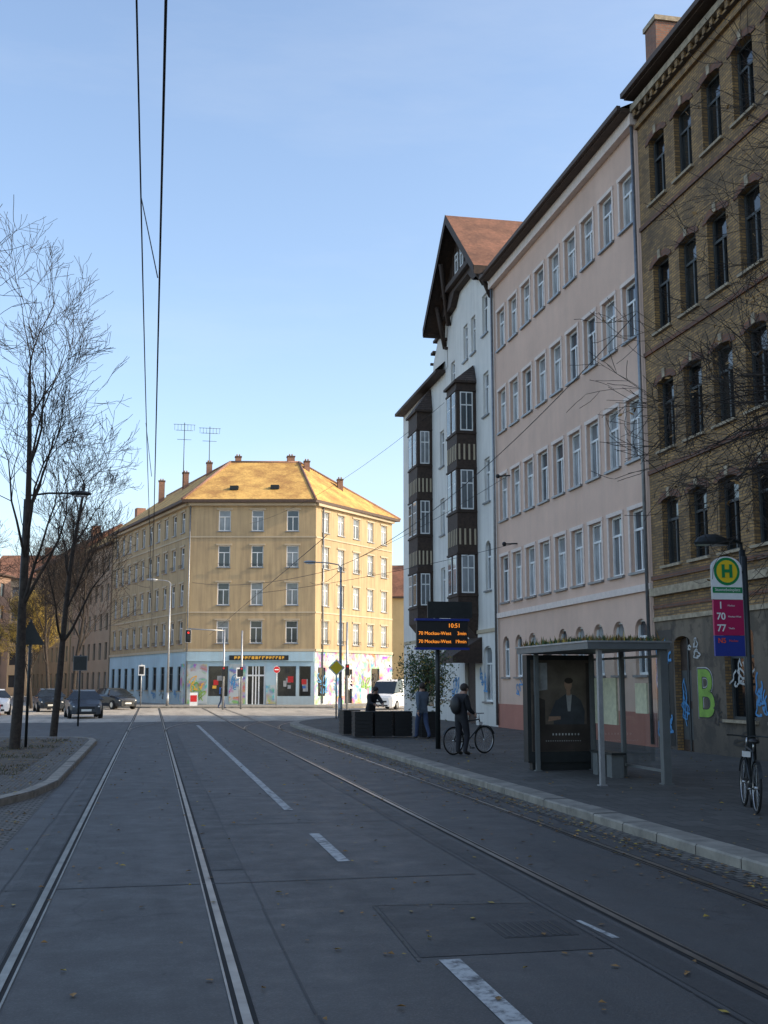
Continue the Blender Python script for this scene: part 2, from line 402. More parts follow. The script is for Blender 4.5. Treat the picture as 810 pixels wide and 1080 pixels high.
def scribble(parent,M,x,z,w,h,k,seed,n=5,th=.05,y=-.012,name='graffiti'):
    r=random.Random(seed); mb=MB()
    for s in range(n):
        cx=x+r.uniform(-w/2,w/2)*.8; cz=z+r.uniform(-h/2,h/2)*.6; a=r.uniform(0,6); 
        R1=r.uniform(.15,.5)*w*.5;R2=r.uniform(.3,.9)*h*.5; prev=None
        f1=r.choice([1,2,3]);
        for i in range(26):
            t=i/25*5+a
            p=(cx+R1*math.cos(t*f1*.5)+.03*math.sin(5*t),cz+R2*math.sin(t)*(.6+.4*math.cos(t*.7)))
            if prev:
                dx,dz=p[0]-prev[0],p[1]-prev[1]; L=math.hypot(dx,dz) or 1; ox,oz=-dz/L*th/2,dx/L*th/2; yy=y-.0007*s-.00001*i
                mb.poly([(prev[0]-ox,yy,prev[1]-oz),(p[0]-ox,yy,p[1]-oz),(p[0]+ox,yy,p[1]+oz),(prev[0]+ox,yy,prev[1]+oz)],k)
            prev=p
    return part(parent,name,mb,M)
# ------------------------------------------------------------------ ground, road
KX=5.92
g=MB(); g.box(-900,-300,-2,900,1500,0,'soil'); struct('ground',g)
r=MB(); r.poly([(-60,-12,.004),(60,-12,.004),(60,59,.004),(-60,55,.004)],'asphalt'); struct('road',r)
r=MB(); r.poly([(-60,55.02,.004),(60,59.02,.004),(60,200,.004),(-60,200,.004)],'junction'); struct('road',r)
kerb=[(KX,-12)]+[(KX,y) for y in range(0,50,2)]
kerb+=[(KX+9*(1-math.cos(t)),49+12*math.sin(t)) for t in [math.pi/2*i/12 for i in range(1,13)]]+[(60,61)]
pv=MB()
for i in range(len(kerb)-2):
    a,b=kerb[i],kerb[i+1]
    pv.poly([(a[0]+.36,a[1],.12),(60,a[1],.12),(60,b[1],.12),(b[0]+.36,b[1],.12)],'pave')
struct('pavement',pv)
def kerbstrip(pts,wd,name,side=1,h=.12):
    mb=MB()
    for i in range(len(pts)-1):
        a=Vector((*pts[i],0));b=Vector((*pts[i+1],0)); L=(b-a).length; n=max(1,int(L/1.0)); d=(b-a).normalized(); o=Vector((d.y,-d.x,0))*wd*side
        for j in range(n):
            p=a+d*(L*j/n+.008); q=a+d*(L*(j+1)/n-.008); jz=random.uniform(-.006,.006); e=Vector((0,0,h+.006+jz))
            ch=.02; oo=o.normalized()*ch
            P=[p+e+oo,q+e+oo,q+e+o,p+e+o]
            if side<0: P=P[::-1]
            mb.poly(P,'granite')
            mb.poly([p+Vector((0,0,0)),q,q+Vector((0,0,h+jz-.015)),p+Vector((0,0,h+jz-.015))],'granite')
            mb.poly([p+Vector((0,0,h+jz-.015)),q+Vector((0,0,h+jz-.015)),q+e+oo,p+e+oo],'granite')
    return struct(name,mb)
kerbstrip(kerb,.38,'kerb')
gut=MB(); gut.poly([(KX-.32,-12,.008),(KX,-12,.008),(KX,49,.008),(KX-.32,49,.008)],'cobble'); struct('gutter',gut)
cb=MB(); cb.poly([(-9,-12,.008),(-1.62,-12,.008),(-1.62,40.5,.008),(-9,40.5,.008)],'cobble'); struct('cobble_strip',cb)
isl=[(-12,16.5),(-4.2,16.6),(-3,17.2),(-2.3,18.4),(-1.85,20),(-1.62,22),(-1.62,37),(-1.8,38.4),(-2.4,39.4),(-4,39.8),(-12,39.9)]
im=MB(); im.poly([(x,y,.12) for x,y in isl],'cobble'); struct('tree_strip',im)
kerbstrip(isl,.22,'kerb',side=-1,h=.12)
pit=MB(); pit.poly([(-4.4,23.5,.126),(-2.5,23.5,.126),(-2.5,38,.126),(-4.4,38,.126)],'earth'); struct('tree_pit',pit)
R=random.Random(44); gr=MB()
for i in range(2600):
    x=R.uniform(-4.4,-2.5)+R.gauss(0,.05); y=R.uniform(23.3,38.1)
    if noise.noise(Vector((x*.9,y*.5,0)))<.12: continue
    a=R.uniform(0,6.28); h=R.uniform(.02,.06); dx,dy=.01*math.cos(a),.01*math.sin(a)
    gr.poly([(x-dx,y-dy,.127),(x+dx,y+dy,.127),(x+R.gauss(0,.02),y+R.gauss(0,.02),.127+h)],'grass')
o=bpy.data.objects.new('grass',gr.mesh('grass')); o['kind']='stuff'; o['label']='sparse grass growing in the tree pits'; o['category']='grass'; link(o)
fp=MB(); fpts=[(-14,125),(-7.5,97),(-5.5,90.5),(0,87.2),(13.2,84.6),(15.6,85.2),(24,97),(34,112),(20,122),(0,126)]
fp.poly([(x,y,.12) for x,y in fpts],'pavel'); struct('pavement',fp)
kerbstrip(fpts[:8],.3,'kerb',side=-1)
def railpath(fn,n,name):
    mb=MB(); z=.007
    for off in (-.73,.73):
        pr=None
        for i in range(n+1):
            t=i/n; c,d=fn(t); nrm=Vector((d.y,-d.x)).normalized(); p=c+nrm*off; q=(p,nrm)
            if pr:
                s=1 if off>0 else -1
                for a,b,k,dz in ((-.06,-.028,'groove',.0015),(-.028,.028,'rail',.006),(.028,.06,'groove',.001),(.06,.075,'rail',.005)):
                    a2,b2=(a*-s,b*-s)
                    P=[pr[0]+pr[1]*a2,pr[0]+pr[1]*b2,q[0]+q[1]*b2,q[0]+q[1]*a2]
                    mb.poly([(v.x,v.y,z+dz) for v in P],k)
            pr=q
    return struct(name,mb)
railpath(lambda t:(Vector((-.15,-8+t*108)),Vector((0,1))),54,'tram_track')
railpath(lambda t:(Vector((4.46,-8+t*108)),Vector((0,1))),54,'tram_track')
def arc(t):
    a=t*math.radians(62); R=30
    return Vector((4.46+R*(1-math.cos(a)),46+R*math.sin(a))),Vector((math.sin(a),math.cos(a)))
railpath(arc,30,'tram_track')
def arc2(t):
    a=t*math.radians(62); R=36
    return Vector((-.15+R*(1-math.cos(a)),46+R*math.sin(a))),Vector((math.sin(a),math.cos(a)))
railpath(arc2,30,'tram_track')
sm=MB()
for x in (-1.28,.98,3.3,5.55):
    for i in range(40):
        y=-6+i*1.6; dx=random.uniform(-.01,.01)
        sm.poly([(x+dx-.008,y,.0085),(x+dx+.008,y,.0085),(x+dx+.008,y+1.57,.0085),(x+dx-.008,y+1.57,.0085)],'seam')
for y,x0,x1 in ((11.2,-1.28,3.2),(15.7,1.0,3.3),(19.5,-1.25,5.5),(6.3,-1.2,.95),(26,-1.2,3.3)):
    sm.poly([(x0,y,.0088),(x1,y+.06,.0088),(x1,y+.085,.0088),(x0,y+.025,.0088)],'seam')
struct('road_seams',sm)
pt=MB(); pt.poly([(1.87,8.0,.0075),(3.28,8.0,.0075),(3.28,9.7,.0075),(1.93,9.85,.0075)],'asphalt3')
pt.poly([(-1.2,4,.0075),(-.95,4,.0075),(-.95,30,.0075),(-1.2,30,.0075)],'asphalt2')
pt.poly([(.65,12,.0075),(.97,12,.0075),(.97,44,.0075),(.65,44,.0075)],'asphalt2'); 
pt.poly([(3.35,3,.0075),(3.6,3,.0075),(3.6,24,.0075),(3.35,24,.0075)],'asphalt2'); 
struct('road_patch',pt)
mk=MB()
for a,b in (((1.84,7.9),(1.90,9.88)),((1.90,9.88),(3.28,9.73))):
    d=Vector((b[0]-a[0],b[1]-a[1])).normalized(); nn=Vector((-d.y,d.x))*.012
    mk.poly([(a[0]-nn.x,a[1]-nn.y,.0092),(b[0]-nn.x,b[1]-nn.y,.0092),(b[0]+nn.x,b[1]+nn.y,.0092),(a[0]+nn.x,a[1]+nn.y,.0092)],'pave')
mh=MB(); mh.box(2.62,8.45,.004,3.2,8.98,.0105,'seam')
for i in range(9): mh.box(2.65+i*.059,8.48,.006,2.672+i*.059,8.95,.013,'dmetal')
o=top('manhole_cover','square iron drain cover set in the asphalt','manhole cover'); part(o,'cover',mh)
def dash(x,y0,y1,w=.13):
    n=max(1,int((y1-y0)/2))
    for i in range(n):
        a=y0+(y1-y0)*i/n;b=y0+(y1-y0)*(i+1)/n
        mk.poly([(x-w/2,a,.0095),(x+w/2,a,.0095),(x+w/2,b,.0095),(x-w/2,b,.0095)],'mark')
dash(2.05,4.5,7.9,.15); dash(2.05,12.3,14.6); dash(2.05,17.3,52); dash(2.05,-4,-1)
mk.poly([(3.40,8.3,.0095),(3.46,8.3,.0095),(3.40,8.95,.0095),(3.36,8.95,.0095)],'mark')
for i in range(7): mk.poly([(-1.2+i*1.0,57,.0095),(-.7+i*1.0,57,.0095),(-.7+i*1.0,57.4,.0095),(-1.2+i*1.0,57.4,.0095)],'mark')
struct('road_markings',mk)
lv=MB(); rr=random.Random(3)
for i in range(5200):
    c=rr.random()
    if c<.26: x=KX-abs(rr.gauss(0,.45))-.05; y=rr.uniform(3,45); z=.016
    elif c<.65: x=rr.uniform(-6,-1.9); y=rr.uniform(19,39); z=.128
    elif c<.74: x=-1.7-abs(rr.gauss(0,1)); y=rr.uniform(8,18);z=.016
    elif c<.88: x=rr.uniform(KX+.4,13.5); y=rr.uniform(8,45); z=.13
    else: x=rr.uniform(-1.5,5.8); y=rr.uniform(4,40); z=.016
    a=rr.uniform(0,6.3); s=rr.uniform(.02,.04); ca,sa=math.cos(a)*s,math.sin(a)*s; t=rr.uniform(0,.02)
    lv.poly([(x+ca,y+sa,z),(x-sa*.6,y+ca*.6,z+t),(x-ca,y-sa,z+.004),(x+sa*.6,y-ca*.6,z+t*.5)],rr.choice(['leafb','leafb','leafy']))
o=bpy.data.objects.new('fallen_leaves',lv.mesh('fallen_leaves')); o['kind']='stuff'; o['label']='yellow and brown leaves scattered along kerb and road'; o['category']='leaves'; link(o)
# ------------------------------------------------------------------ right-hand row
WX=13.7
def rowhouse(name,label,yfar,ynear): return top(name,label,'house',(WX,yfar,.1),-math.pi/2)
I4=Matrix.Identity(4)
def closebody(mb,w,h,d,k):
    mb.poly([(0,d,0),(0,0,0),(0,0,h),(0,d,h)],k); mb.poly([(w,0,0),(w,d,0),(w,d,h),(w,0,h)],k); mb.poly([(w,d,0),(0,d,0),(0,d,h),(w,d,h)],k)
def saddle(parent,w,h,d,rise,k,ov=.45,name='roof'):
    mb=MB(); hh=h
    mb.poly([(-.0,-ov,hh),(w,-ov,hh),(w,d/2,hh+rise),(0,d/2,hh+rise)],k)
    mb.poly([(w,d+ov,hh),(0,d+ov,hh),(0,d/2,hh+rise),(w,d/2,hh+rise)],k)
    mb.poly([(0,d,hh),(0,0,hh),(0,d/2,hh+rise-.05)],'chim'); mb.poly([(w,0,hh),(w,d,hh),(w,d/2,hh+rise-.05)],'chim')
    mb.box(.001,-ov,hh-.14,w-.001,-.002,hh-.004,'eave')
    mb.box(.001,-ov-.12,hh-.10,w-.001,-ov-.002,hh+.05,'eave')
    return part(parent,name,mb)
yf,yn=44.5,29.75; W_=yf-yn
pk=rowhouse('apartment_house','pale pink plastered five storey apartment house with white windows',yf,yn)
cols=[yf-(30.65+1.6*k) for k in range(9)]
holes=[];wl=[]
for z0,h in ((15.5,1.65),(12.0,1.75),(8.35,1.85),(5.05,1.85)):
    for u in cols: holes.append((u-.5,z0-.1,u+.5,z0-.1+h)); wl.append((u,z0-.1,1.0,h))
for i,u in enumerate(cols):
    if i==5: holes.append((u-.55,.02,u+.55,2.9,.3))
    else: holes.append((u-.42,2.0,u+.42,3.6,.35)); wl.append((u,2.0,.84,1.6))
mb=MB(); facade(mb,W_,0,18.75,holes,'pink'); closebody(mb,W_,18.75,12,'pink'); part(pk,'wall',mb)
for u,z,w,h in wl:
    wo=window(pk,I4,u,z,w,h,'cross')
    if z>3:
        tr=MB()
        for a in (-1,1): tr.box(a*(w/2+.06)-.055,-.03,.003,a*(w/2+.06)+.055,-.002,h+.001,'pinktrim')
        tr.box(-w/2-.13,-.045,h,w/2+.13,-.002,h+.12,'pinktrim'); part(wo,'surround',tr)
part(pk,'cornice',MB().box(0.003,-.10,4.35,W_-.003,-.002,4.55,'pinktrim')); part(pk,'cornice',MB().box(.003,-.22,18.25,W_-.003,-.002,18.605,'pinktrim'))
for a,b in ((0,cols[5]-.56),(cols[5]+.56,W_)): part(pk,'plinth',MB().box(a+.003,-.05,0,b-.003,-.003,.95,'pinkbase'))
tr=MB(); tr.box(cols[5]-.55,.12,.02,cols[5]+.55,.18,2.9,'timber'); tr.box(cols[5]-.03,.10,.02,cols[5]+.03,.12,2.9,'dframe'); part(pk,'door',tr)
for u in (W_-.12,.12): part(pk,'downpipe',MB().tube((u,-.12,.1),(u,-.12,18.5),.055,.055,8,'zinc'))
saddle(pk,W_,18.75,12,3.2,'darktile',.5)
scribble(pk,I4,cols[7],1.6,1.1,.9,'gblue',4,4); scribble(pk,I4,cols[3]+.8,1.3,1.0,.8,'black',5,4,.04)
# --- brick house
yf,yn=29.72,6.0; W_=yf-yn; BH=19.1
bk=rowhouse('brick_house','old yellow brick tenement with dark arched windows and graffiti',yf,yn)
cols=[yf-(28.5-1.62*k) for k in range(14)]
holes=[];wl=[]
for z0,h in ((15.4,1.95),(11.55,2.05),(8.15,2.0),(4.95,1.85)):
    for u in cols: holes.append((u-.5,z0,u+.5,z0+h,.10)); wl.append((u,z0,1.0,h))
gfl=[(1.15,2.1,0.02,3.0,'door'),(3.9,5.3,.9,3.1,'win'),(6.0,7.4,.9,3.1,'win'),(8.1,9.5,.02,3.1,'door'),(10.2,11.6,.9,3.1,'win'),(12.4,13.8,.9,3.1,'win'),(14.6,16,.9,3.1,'win'),(17,18.4,.9,3.1,'win')]
for a,b,c,d,t in gfl: holes.append((a,c,b,d,.18))
mb=MB(); facade(mb,W_,0,BH,holes,'brick',.28,None,'grime',3.45); closebody(mb,W_,BH,12,'brick'); part(bk,'wall',mb)
for u,z,w,h in wl:
    wo=window(bk,I4,u,z,w,h,'cross','g_dark','dframe',y=.22)
    tr=MB(); arch_trim(tr,0,h-.10,w,.10,'redbrick',.2,.03); tr.box(-.08,-.06,h+.01,.08,-.031,h+.26,'stone')
    part(wo,'window_arch',tr)
for z,hh,p,k in ((4.15,.22,.14,'stone'),(4.60,.12,.06,'redbrick'),(7.6,.12,.06,'redbrick'),(11.05,.12,.06,'redbrick'),(14.85,.12,.06,'redbrick'),(18.05,.16,.10,'brick'),(18.6,.2,.22,'stone'),(3.45,.12,.05,'stone'),(3.8,.1,.03,'redbrick')):
    part(bk,'cornice',MB().box(.003,-p,z,W_-.003,-.002,z+hh,k))
tr=MB(); tr.box(.003,-.12,18.4,W_-.003,-.002,18.47,'brick')
for i in range(58): tr.box(.1+i*.4,-.18,18.4,.25+i*.4,-.12,18.595,'brick')
part(bk,'dentil_band',tr)
for a,b,c,d,t in gfl:
    tr=MB()
    if t=='door':
        tr.box(a,.18,c,b,.25,d,'timber'); tr.box((a+b)/2-.03,.15,c,(a+b)/2+.03,.18,d,'dframe')
        for q in (.3,1.3): tr.box(a+.08,.16,q,(a+b)/2-.07,.18,q+.8,'dframe'); tr.box((a+b)/2+.07,.16,q,b-.08,.18,q+.8,'dframe')
        part(bk,'door',tr)
    else: window(bk,I4,(a+b)/2,c,b-a,d-c,'cross','g_dark','dframe',y=.22)
saddle(bk,W_,BH,12,2.6,'darktile',.4)
ch=MB(); ch.box(0.02,.35,18.9,.75,1.2,21.2,'chim'); ch.box(-.04,.30,21.2,.81,1.25,21.35,'stone'); part(bk,'chimney',ch)
ch=MB(); ch.box(2.9,.5,18.9,3.4,1.0,21.2,'chim'); ch.box(2.85,.45,21.2,3.45,1.05,21.3,'stone'); part(bk,'chimney',ch)
text(bk,'B',1.7,'gwhite',T(2.85,-.004,1.45)@UP,'graffiti',.001,bold=.07)
text(bk,'B',1.7,'black',T(2.85,-.008,1.45)@UP,'graffiti',.001,bold=.045)
text(bk,'B',1.7,'ggreen',T(2.85,-.012,1.45)@UP,'graffiti',.001,bold=.02)
part(bk,'dark_panel',MB().box(.08,-.006,.1,1.05,-.002,3.2,'dmetal'))
scribble(bk,I4,.55,2.3,.9,1.3,'gblue',11,9,.07,-.02); scribble(bk,I4,.55,.9,.9,1.5,'gblue',12,10,.06,-.02); scribble(bk,I4,.6,1.5,.9,1.8,'gwhite',17,5,.04,-.035)
scribble(bk,I4,1.6,1.2,.8,1.4,'gblue',18,5,.04,.14)
scribble(bk,I4,2.3,2.6,.7,.5,'gwhite',13,5,.04); scribble(bk,I4,3.5,1.1,.6,1.0,'black',14,6,.04); scribble(bk,I4,4.5,1.6,1.3,1.2,'gwhite',15,7,.05,.1); scribble(bk,I4,5.65,1.4,.6,1.4,'gblue',16,6,.05); scribble(bk,I4,4.6,.45,1.4,.5,'black',19,6,.04)
# --- white art-nouveau house
yf,yn=62.3,44.53; W_=yf-yn
wh=rowhouse('gabled_house','white plastered house with dark timber bays and steep tiled gable',yf,yn)
U=lambda y: yf-y
holes=[];wl=[]
for z,h in ((16.7,1.8),(13.1,1.9),(9.35,1.9),(5.6,2.1)): wl.append((U(45.75),z,.8,h,.0 if z>6 else .35))
for y,z in ((47.6,16.4),(48.9,16.4)): wl.append((U(y),z,.7,1.7,.0))
wl.append((U(51.2),15.4,.7,1.6,0))
for y in (51.2,53.4,59.8):
    for z in (12.3,8.9,5.5): wl.append((U(y),z,.8,1.8,0))
for y in (46.0,52.0,53.9,60.2): wl.append((U(y),1.0,1.2,2.3,.3))
for u,z,w,h,r in wl: holes.append((u-w/2,z,u+w/2,z+h,r))
holes.append((U(49.6),.02,U(47.9),3.0)); holes.append((U(58),.6,U(55.4),3.0))
A=9.7
hA=[(h[0]-A,h[1],h[2]-A,h[3],h[4] if len(h)>4 else 0) for h in holes if h[0]>A]; hB=[h for h in holes if h[2]<A]
mb=MB(); facade(mb,A,0,17.0,hB,'white'); closebody(mb,A,17,6,'white'); part(wh,'wall',mb)
mb=MB(); facade(mb,W_-A,0,19.2,hA,'white'); closebody(mb,W_-A,19.2,9,'white')
gc=U(48.55)-A; hw=4.35
mb.poly([(max(0,gc-hw),0,19.2),(W_-A,0,19.2),(W_-A,0,19.2+.1),(gc,0,22.9)],'white')
part(wh,'wall',mb,T(A,0,0))
for u,z,w,h,r in wl: window(wh,I4,u,z,w,h,'cross' if w>.75 else 'one','g_mid','frame')
part(wh,'door',MB().box(U(49.6),.15,.02,U(47.9),.2,3.0,'timber'))
part(wh,'shop_window',MB().box(U(58),.15,.6,U(55.4),.2,3.0,'g_dark'))
g0=A+gc
def gable(parent,g0,hw,zf,zp,yfr,ybk,k,th=.16):
    mb=MB()
    for s in (-1,1):
        a=(g0+s*(hw+.25),yfr,zf-.2);b=(g0,yfr,zp);c=(g0,ybk,zp);e=(g0+s*(hw+.25),ybk,zf-.2)
        P=[a,b,c,e] if s<0 else [b,a,e,c]
        mb.poly(P[::-1],k)
        lo=[(p[0],p[1],p[2]-th) for p in P]; mb.poly(lo,'timber')
        mb.poly([(a[0],yfr-.02,a[2]-.38),(b[0],yfr-.02,b[2]-.42),(b[0],yfr-.02,b[2]+.04),(a[0],yfr-.02,a[2]+.04)][::s*-1],'timber')
        mb.poly([(a[0],yfr+.05,a[2]-.38),(b[0],yfr+.05,b[2]-.42),(b[0],yfr+.05,b[2]),(a[0],yfr+.05,a[2])],'timber')
        mb.poly([(a[0],yfr,a[2]-.38),(a[0],ybk,a[2]-.38),(a[0],ybk,a[2]+.0),(a[0],yfr,a[2]+.0)],'timber')
    return part(parent,'roof',mb)
gable(wh,g0,hw,19.3,23.2,-1.0,6.5,'redtile')
ts=MB(); yy=-.30
def gz(u): return 23.0-3.9*abs(u-g0)/hw
ts.poly([(g0-3.7,yy,19.35),(g0-1.9,yy,19.45),(g0-1.2,yy,20.0),(g0+1.2,yy,20.0),(g0+1.9,yy,19.45),(g0+3.2,yy,19.35),(g0+3.2,yy,gz(g0+3.2)),(g0,yy,23.0),(g0-3.7,yy,gz(g0-3.7))],'timber')
ts.poly([(g0-3.7,yy,19.35),(g0-1.9,yy,19.45),(g0-1.9,0,19.45),(g0-3.7,0,19.35)],'timber'); ts.poly([(g0-1.9,yy,19.45),(g0-1.2,yy,20.0),(g0-1.2,0,20.0),(g0-1.9,0,19.45)],'timber'); ts.poly([(g0-1.2,yy,20.0),(g0+1.2,yy,20.0),(g0+1.2,0,20.0),(g0-1.2,0,20.0)],'timber'); ts.poly([(g0+1.2,yy,20.0),(g0+1.9,yy,19.45),(g0+1.9,0,19.45),(g0+1.2,0,20.0)],'timber')
ts.box(g0-3.0,yy-.22,20.2,g0+2.9,yy-.001,20.45,'timber')
for i in range(13):
    u=g0-2.6+i*.44
    if abs(u-g0)>.75: ts.box(u-.03,yy-.03,20.45,u+.03,yy-.001,max(20.5,gz(u)-.1),'eave')
part(wh,'timber_gable',ts)
for s in (-1,1):
    for p,q in (((g0+s*3.3,-.6,19.9),(g0+s*3.9,-.05,18.0)),((g0+s*1.5,-.85,21.4),(g0+s*3.0,-.1,18.9))):
        b=MB(); b.tube(p,q,.12,.12,4,'timber'); part(wh,'brace',b)
for uu in (-.45,.45): window(wh,T(0,yy-.19,0),g0+uu,20.6,.5,.95,'one','g_mid','frame',sill=False,subs=True)
rf=MB(); rf.poly([(0,-.5,17),(A,-.5,17),(A,3,20.2),(1.5,3,20.2)],'darktile'); rf.poly([(0,-.5,17),(1.5,3,20.2),(0,6,17)],'darktile'); rf.poly([(A,6,17),(0,6,17),(1.5,3,20.2),(A,3,20.2)],'darktile')
rf.box(0,-.5,16.85,A,-.002,16.99,'timber'); rf.poly([(A,6.5,19.2),(W_,6.5,19.2),(W_,9,19.2),(A,9,19.2)],'redtile'); part(wh,'roof',rf)
dg=MB(); uc=U(53.6)
prof=[(uc-1.5,17),(uc-1.4,17.9),(uc-.9,18.4),(uc-.4,18.9),(uc+.4,18.9),(uc+.9,18.4),(uc+1.4,17.9),(uc+1.5,17)]
dg.poly([(x,-.02,z) for x,z in prof],'white')
for (a,b),(c,e) in zip(prof[:-1],prof[1:]): dg.poly([(a,-.02,b),(c,-.02,e),(c,3,e),(a,3,b)][::-1],'darktile'); dg.box(min(a,c),-.16,max(b,e)-.02,max(a,c)+.01,.2,max(b,e)+.1,'timber')
part(wh,'dormer',dg)
def bay(u0,u1,pr,z0,z1,wins,roofh):
    mb=MB(); mb.box(u0,-pr,z0,u1,-.003,z1,'timber')
    mb.poly([(u0,-pr,z0),(u1,-pr,z0),(u1-.2,0,z0-1.0),(u0+.2,0,z0-1.0)][::-1],'timber'); mb.poly([(u0,-pr,z0),(u0+.2,0,z0-1),(u0,0,z0)],'timber'); mb.poly([(u1,-pr,z0),(u1,0,z0),(u1-.2,0,z0-1)],'timber')
    for z,h in wins[:2]:
        zz=z+h+.45; ns=6
        hh=.7
        for i in range(ns):
            x=u0+(u1-u0)*(i+.5)/ns; mb.box(x-.05,-pr-.02,zz,x+.05,-pr-.002,zz+hh,'cream')
        for i in range(4):
            y=-pr+pr*(i+.5)/4; mb.box(u1+.002,y-.04,zz,u1+.02,y+.04,zz+hh,'cream')
    for z,h in wins:
        for q in (z-.14,z+h+.04): mb.box(u0-.03,-pr-.05,q,u1+.05,-.004,q+.08,'timber')
    b=part(wh,'bay_window',mb)
    def wn(place,w,h):
        g=MB(); g.box(*place(-w/2,w/2,0,.025,0,h),'frame')
        zt=h*.66
        for a0,a1 in ((-w/2+.05,-.025),(.025,w/2-.05)):
            g.box(*place(a0,a1,.025,.030,.06,zt-.03),'g_mid')
            g.box(*place(a0,a1,.025,.030,zt+.03,h-.05),'g_mid')
        part(b,'window',g)
    for z,h in wins:
        ww=(u1-u0)/2-.34
        for s in (-.25,.25):
            x=(u0+u1)/2+s*(u1-u0)
            wn(lambda a,c,d0,d1,e,f,x=x,z=z:(x+a,-pr-d1-.002,z+e,x+c,-pr-d0-.002,z+f),ww,h)
        y=-pr/2
        wn(lambda a,c,d0,d1,e,f,z=z:(u1+d0+.002,y+a,z+e,u1+d1+.002,y+c,z+f),pr-.32,h)
    r=MB(); e=.12; P=[(u0-e,-pr-e,z1),(u1+e,-pr-e,z1),(u1+e,0,z1),(u0-e,0,z1)]; ap=[(u0+.2,-.05,z1+roofh),(u1-.2,-.05,z1+roofh)]
    r.poly([P[0],P[1],ap[1],ap[0]],'darktile'); r.poly([P[1],P[2],ap[1]],'darktile'); r.poly([P[3],P[0],ap[0]],'darktile'); r.box(u0-e,-pr-e,z1-.10,u1+e,-.004,z1-.003,'timber'); part(b,'roof',r)
bay(U(49.0),U(47.3),.9,4.7,15.0,[(5.6,1.65),(9.25,1.75),(12.75,1.75)],.8)
bay(U(57.4),U(55.4),.8,4.7,15.6,[(5.6,1.6),(9.2,1.7),(12.8,1.7)],1.2)
aw=MB(); aw.poly([(U(49.9),-1.3,2.9),(U(46.8),-1.3,2.9),(U(46.8),-.01,3.7),(U(49.9),-.01,3.7)],'timber'); aw.poly([(U(49.9),-1.3,2.6),(U(46.8),-1.3,2.6),(U(46.8),-1.3,2.9),(U(49.9),-1.3,2.9)],'timber'); aw.poly([(U(46.8),-1.3,2.6),(U(46.8),-.01,2.6),(U(46.8),-.01,3.7),(U(46.8),-1.3,2.9)],'timber'); part(wh,'awning',aw)
part(wh,'cornice',MB().box(.3,-.06,3.85,W_-.1,-.002,4.0,'cream'))
scribble(wh,I4,U(46.6),1.6,.9,1.4,'gblue',21,7,.07); scribble(wh,I4,U(51.2),1.4,1.3,1.4,'gblue',22,7,.07)
# ------------------------------------------------------------------ corner house
yh=top('corner_house','ochre four storey corner house with hipped tiled roof and shops','house',(0,0,.1))
PL,P0,P1,PR=(-4.2,118.2),(2.6,94.4),(12.9,92.3),(21.3,101.8)
EH=16.7
rows=[(14.15,1.75),(11.15,1.8),(8.05,1.85),(4.95,1.85)]
ml,wl_=face_matrix(PL,P0); mf,wf=face_matrix(P0,P1); mr,wr=face_matrix(P1,PR)
def upper(M,w,cols,gh,lowk='ochre',glass='g_mid'):
    holes=[]
    for z,h in rows:
        for c in cols: holes.append((c-.5,z,c+.5,z+h))
    mb=MB(); facade(mb,w,4.3,EH,holes,'ochre',.18)
    mb2=MB(); facade(mb2,w,0,4.3,gh,lowk,.2)
    part(yh,'wall',mb,M); part(yh,'wall',mb2,M,'ground floor wall painted in light colours')
    for z,h in rows:
        for c in cols:
            wo=window(yh,M,c,z,1.0,h,'cross',glass,'frame')
            tr=MB(); tr.box(-.66,-.07,h,.66,-.002,h+.14,'cream'); part(wo,'lintel',tr)
            if z<6 or 11<z<12:
                tr=MB(); tr.box(-.5,-.2,.25,.5,-.17,.28,'dmetal')
                for q in range(5): tr.box(-.5+q*.245,-.2,0,-.48+q*.245,-.18,.25,'dmetal')
                part(wo,'railing',tr)
cl=[1.5+2.42*i for i in range(10)]
ghl=[(c-.6,1.1,c+.6,3.1) for c in cl]
upper(ml,wl_,cl,ghl,'skyblue')
for c in cl: window(yh,ml,c,1.1,1.2,2.0,'cross','g_dark','dframe')
cf=[2.97,5.7,8.6]
ghf=[(1.9,.7,3.5,3.1),(5.0,.05,6.5,3.1),(7.5,.7,9.0,3.1),(9.25,.7,10.2,3.1)]
upper(mf,wf,cf,ghf,'skyblue')
cr=[1.5,3.9,6.4,8.8,11.2]
ghr=[(.5,.7,1.6,3.0),(4.6,.05,5.8,2.9),(9.0,.8,10.4,3.0)]
upper(mr,wr,cr,ghr,'mural','g_light')
for a,b,c,dd in ghf:
    tr=MB()
    if b<.2:
        tr.box(a,.1,b,c,.14,dd,'g_dark')
        for x in (a,a+.45,(a+c)/2-.05,c-.55,c-.1): tr.box(x,.05,b,x+.1,.098,dd,'frame')
        tr.box(a,.045,2.3,c,.05,2.42,'frame'); part(yh,'door',tr,mf)
    else:
        tr.box(a,.1,b,c,.14,dd,'g_dark'); tr.box(a,.06,b,a+.08,.098,dd,'dframe'); tr.box(c-.08,.06,b,c,.098,dd,'dframe')
        part(yh,'shop_window',tr,mf)
        R=random.Random(int(a*10))
        for i in range(4):
            x=R.uniform(a+.12,c-.6); z=b+.15+R.random()*1.4; tr=MB().box(x,.07+.004*i,z,x+R.uniform(.25,.5),.073+.004*i,z+R.uniform(.2,.55),R.choice(['red','blue','amber','shirt','shirt'])); part(yh,'window_poster',tr,mf)
for a,b,c,dd in ghr: part(yh,'shop_window',MB().box(a,.1,b,c,.14,dd,'g_dark'),mr)
tr=MB(); tr.box(.1,-.15,3.5,wf-.1,-.003,4.25,'skyblue'); tr.box(3.6,-.2,3.58,8.4,-.152,3.97,'dmetal')
rr=random.Random(5); x=4.0
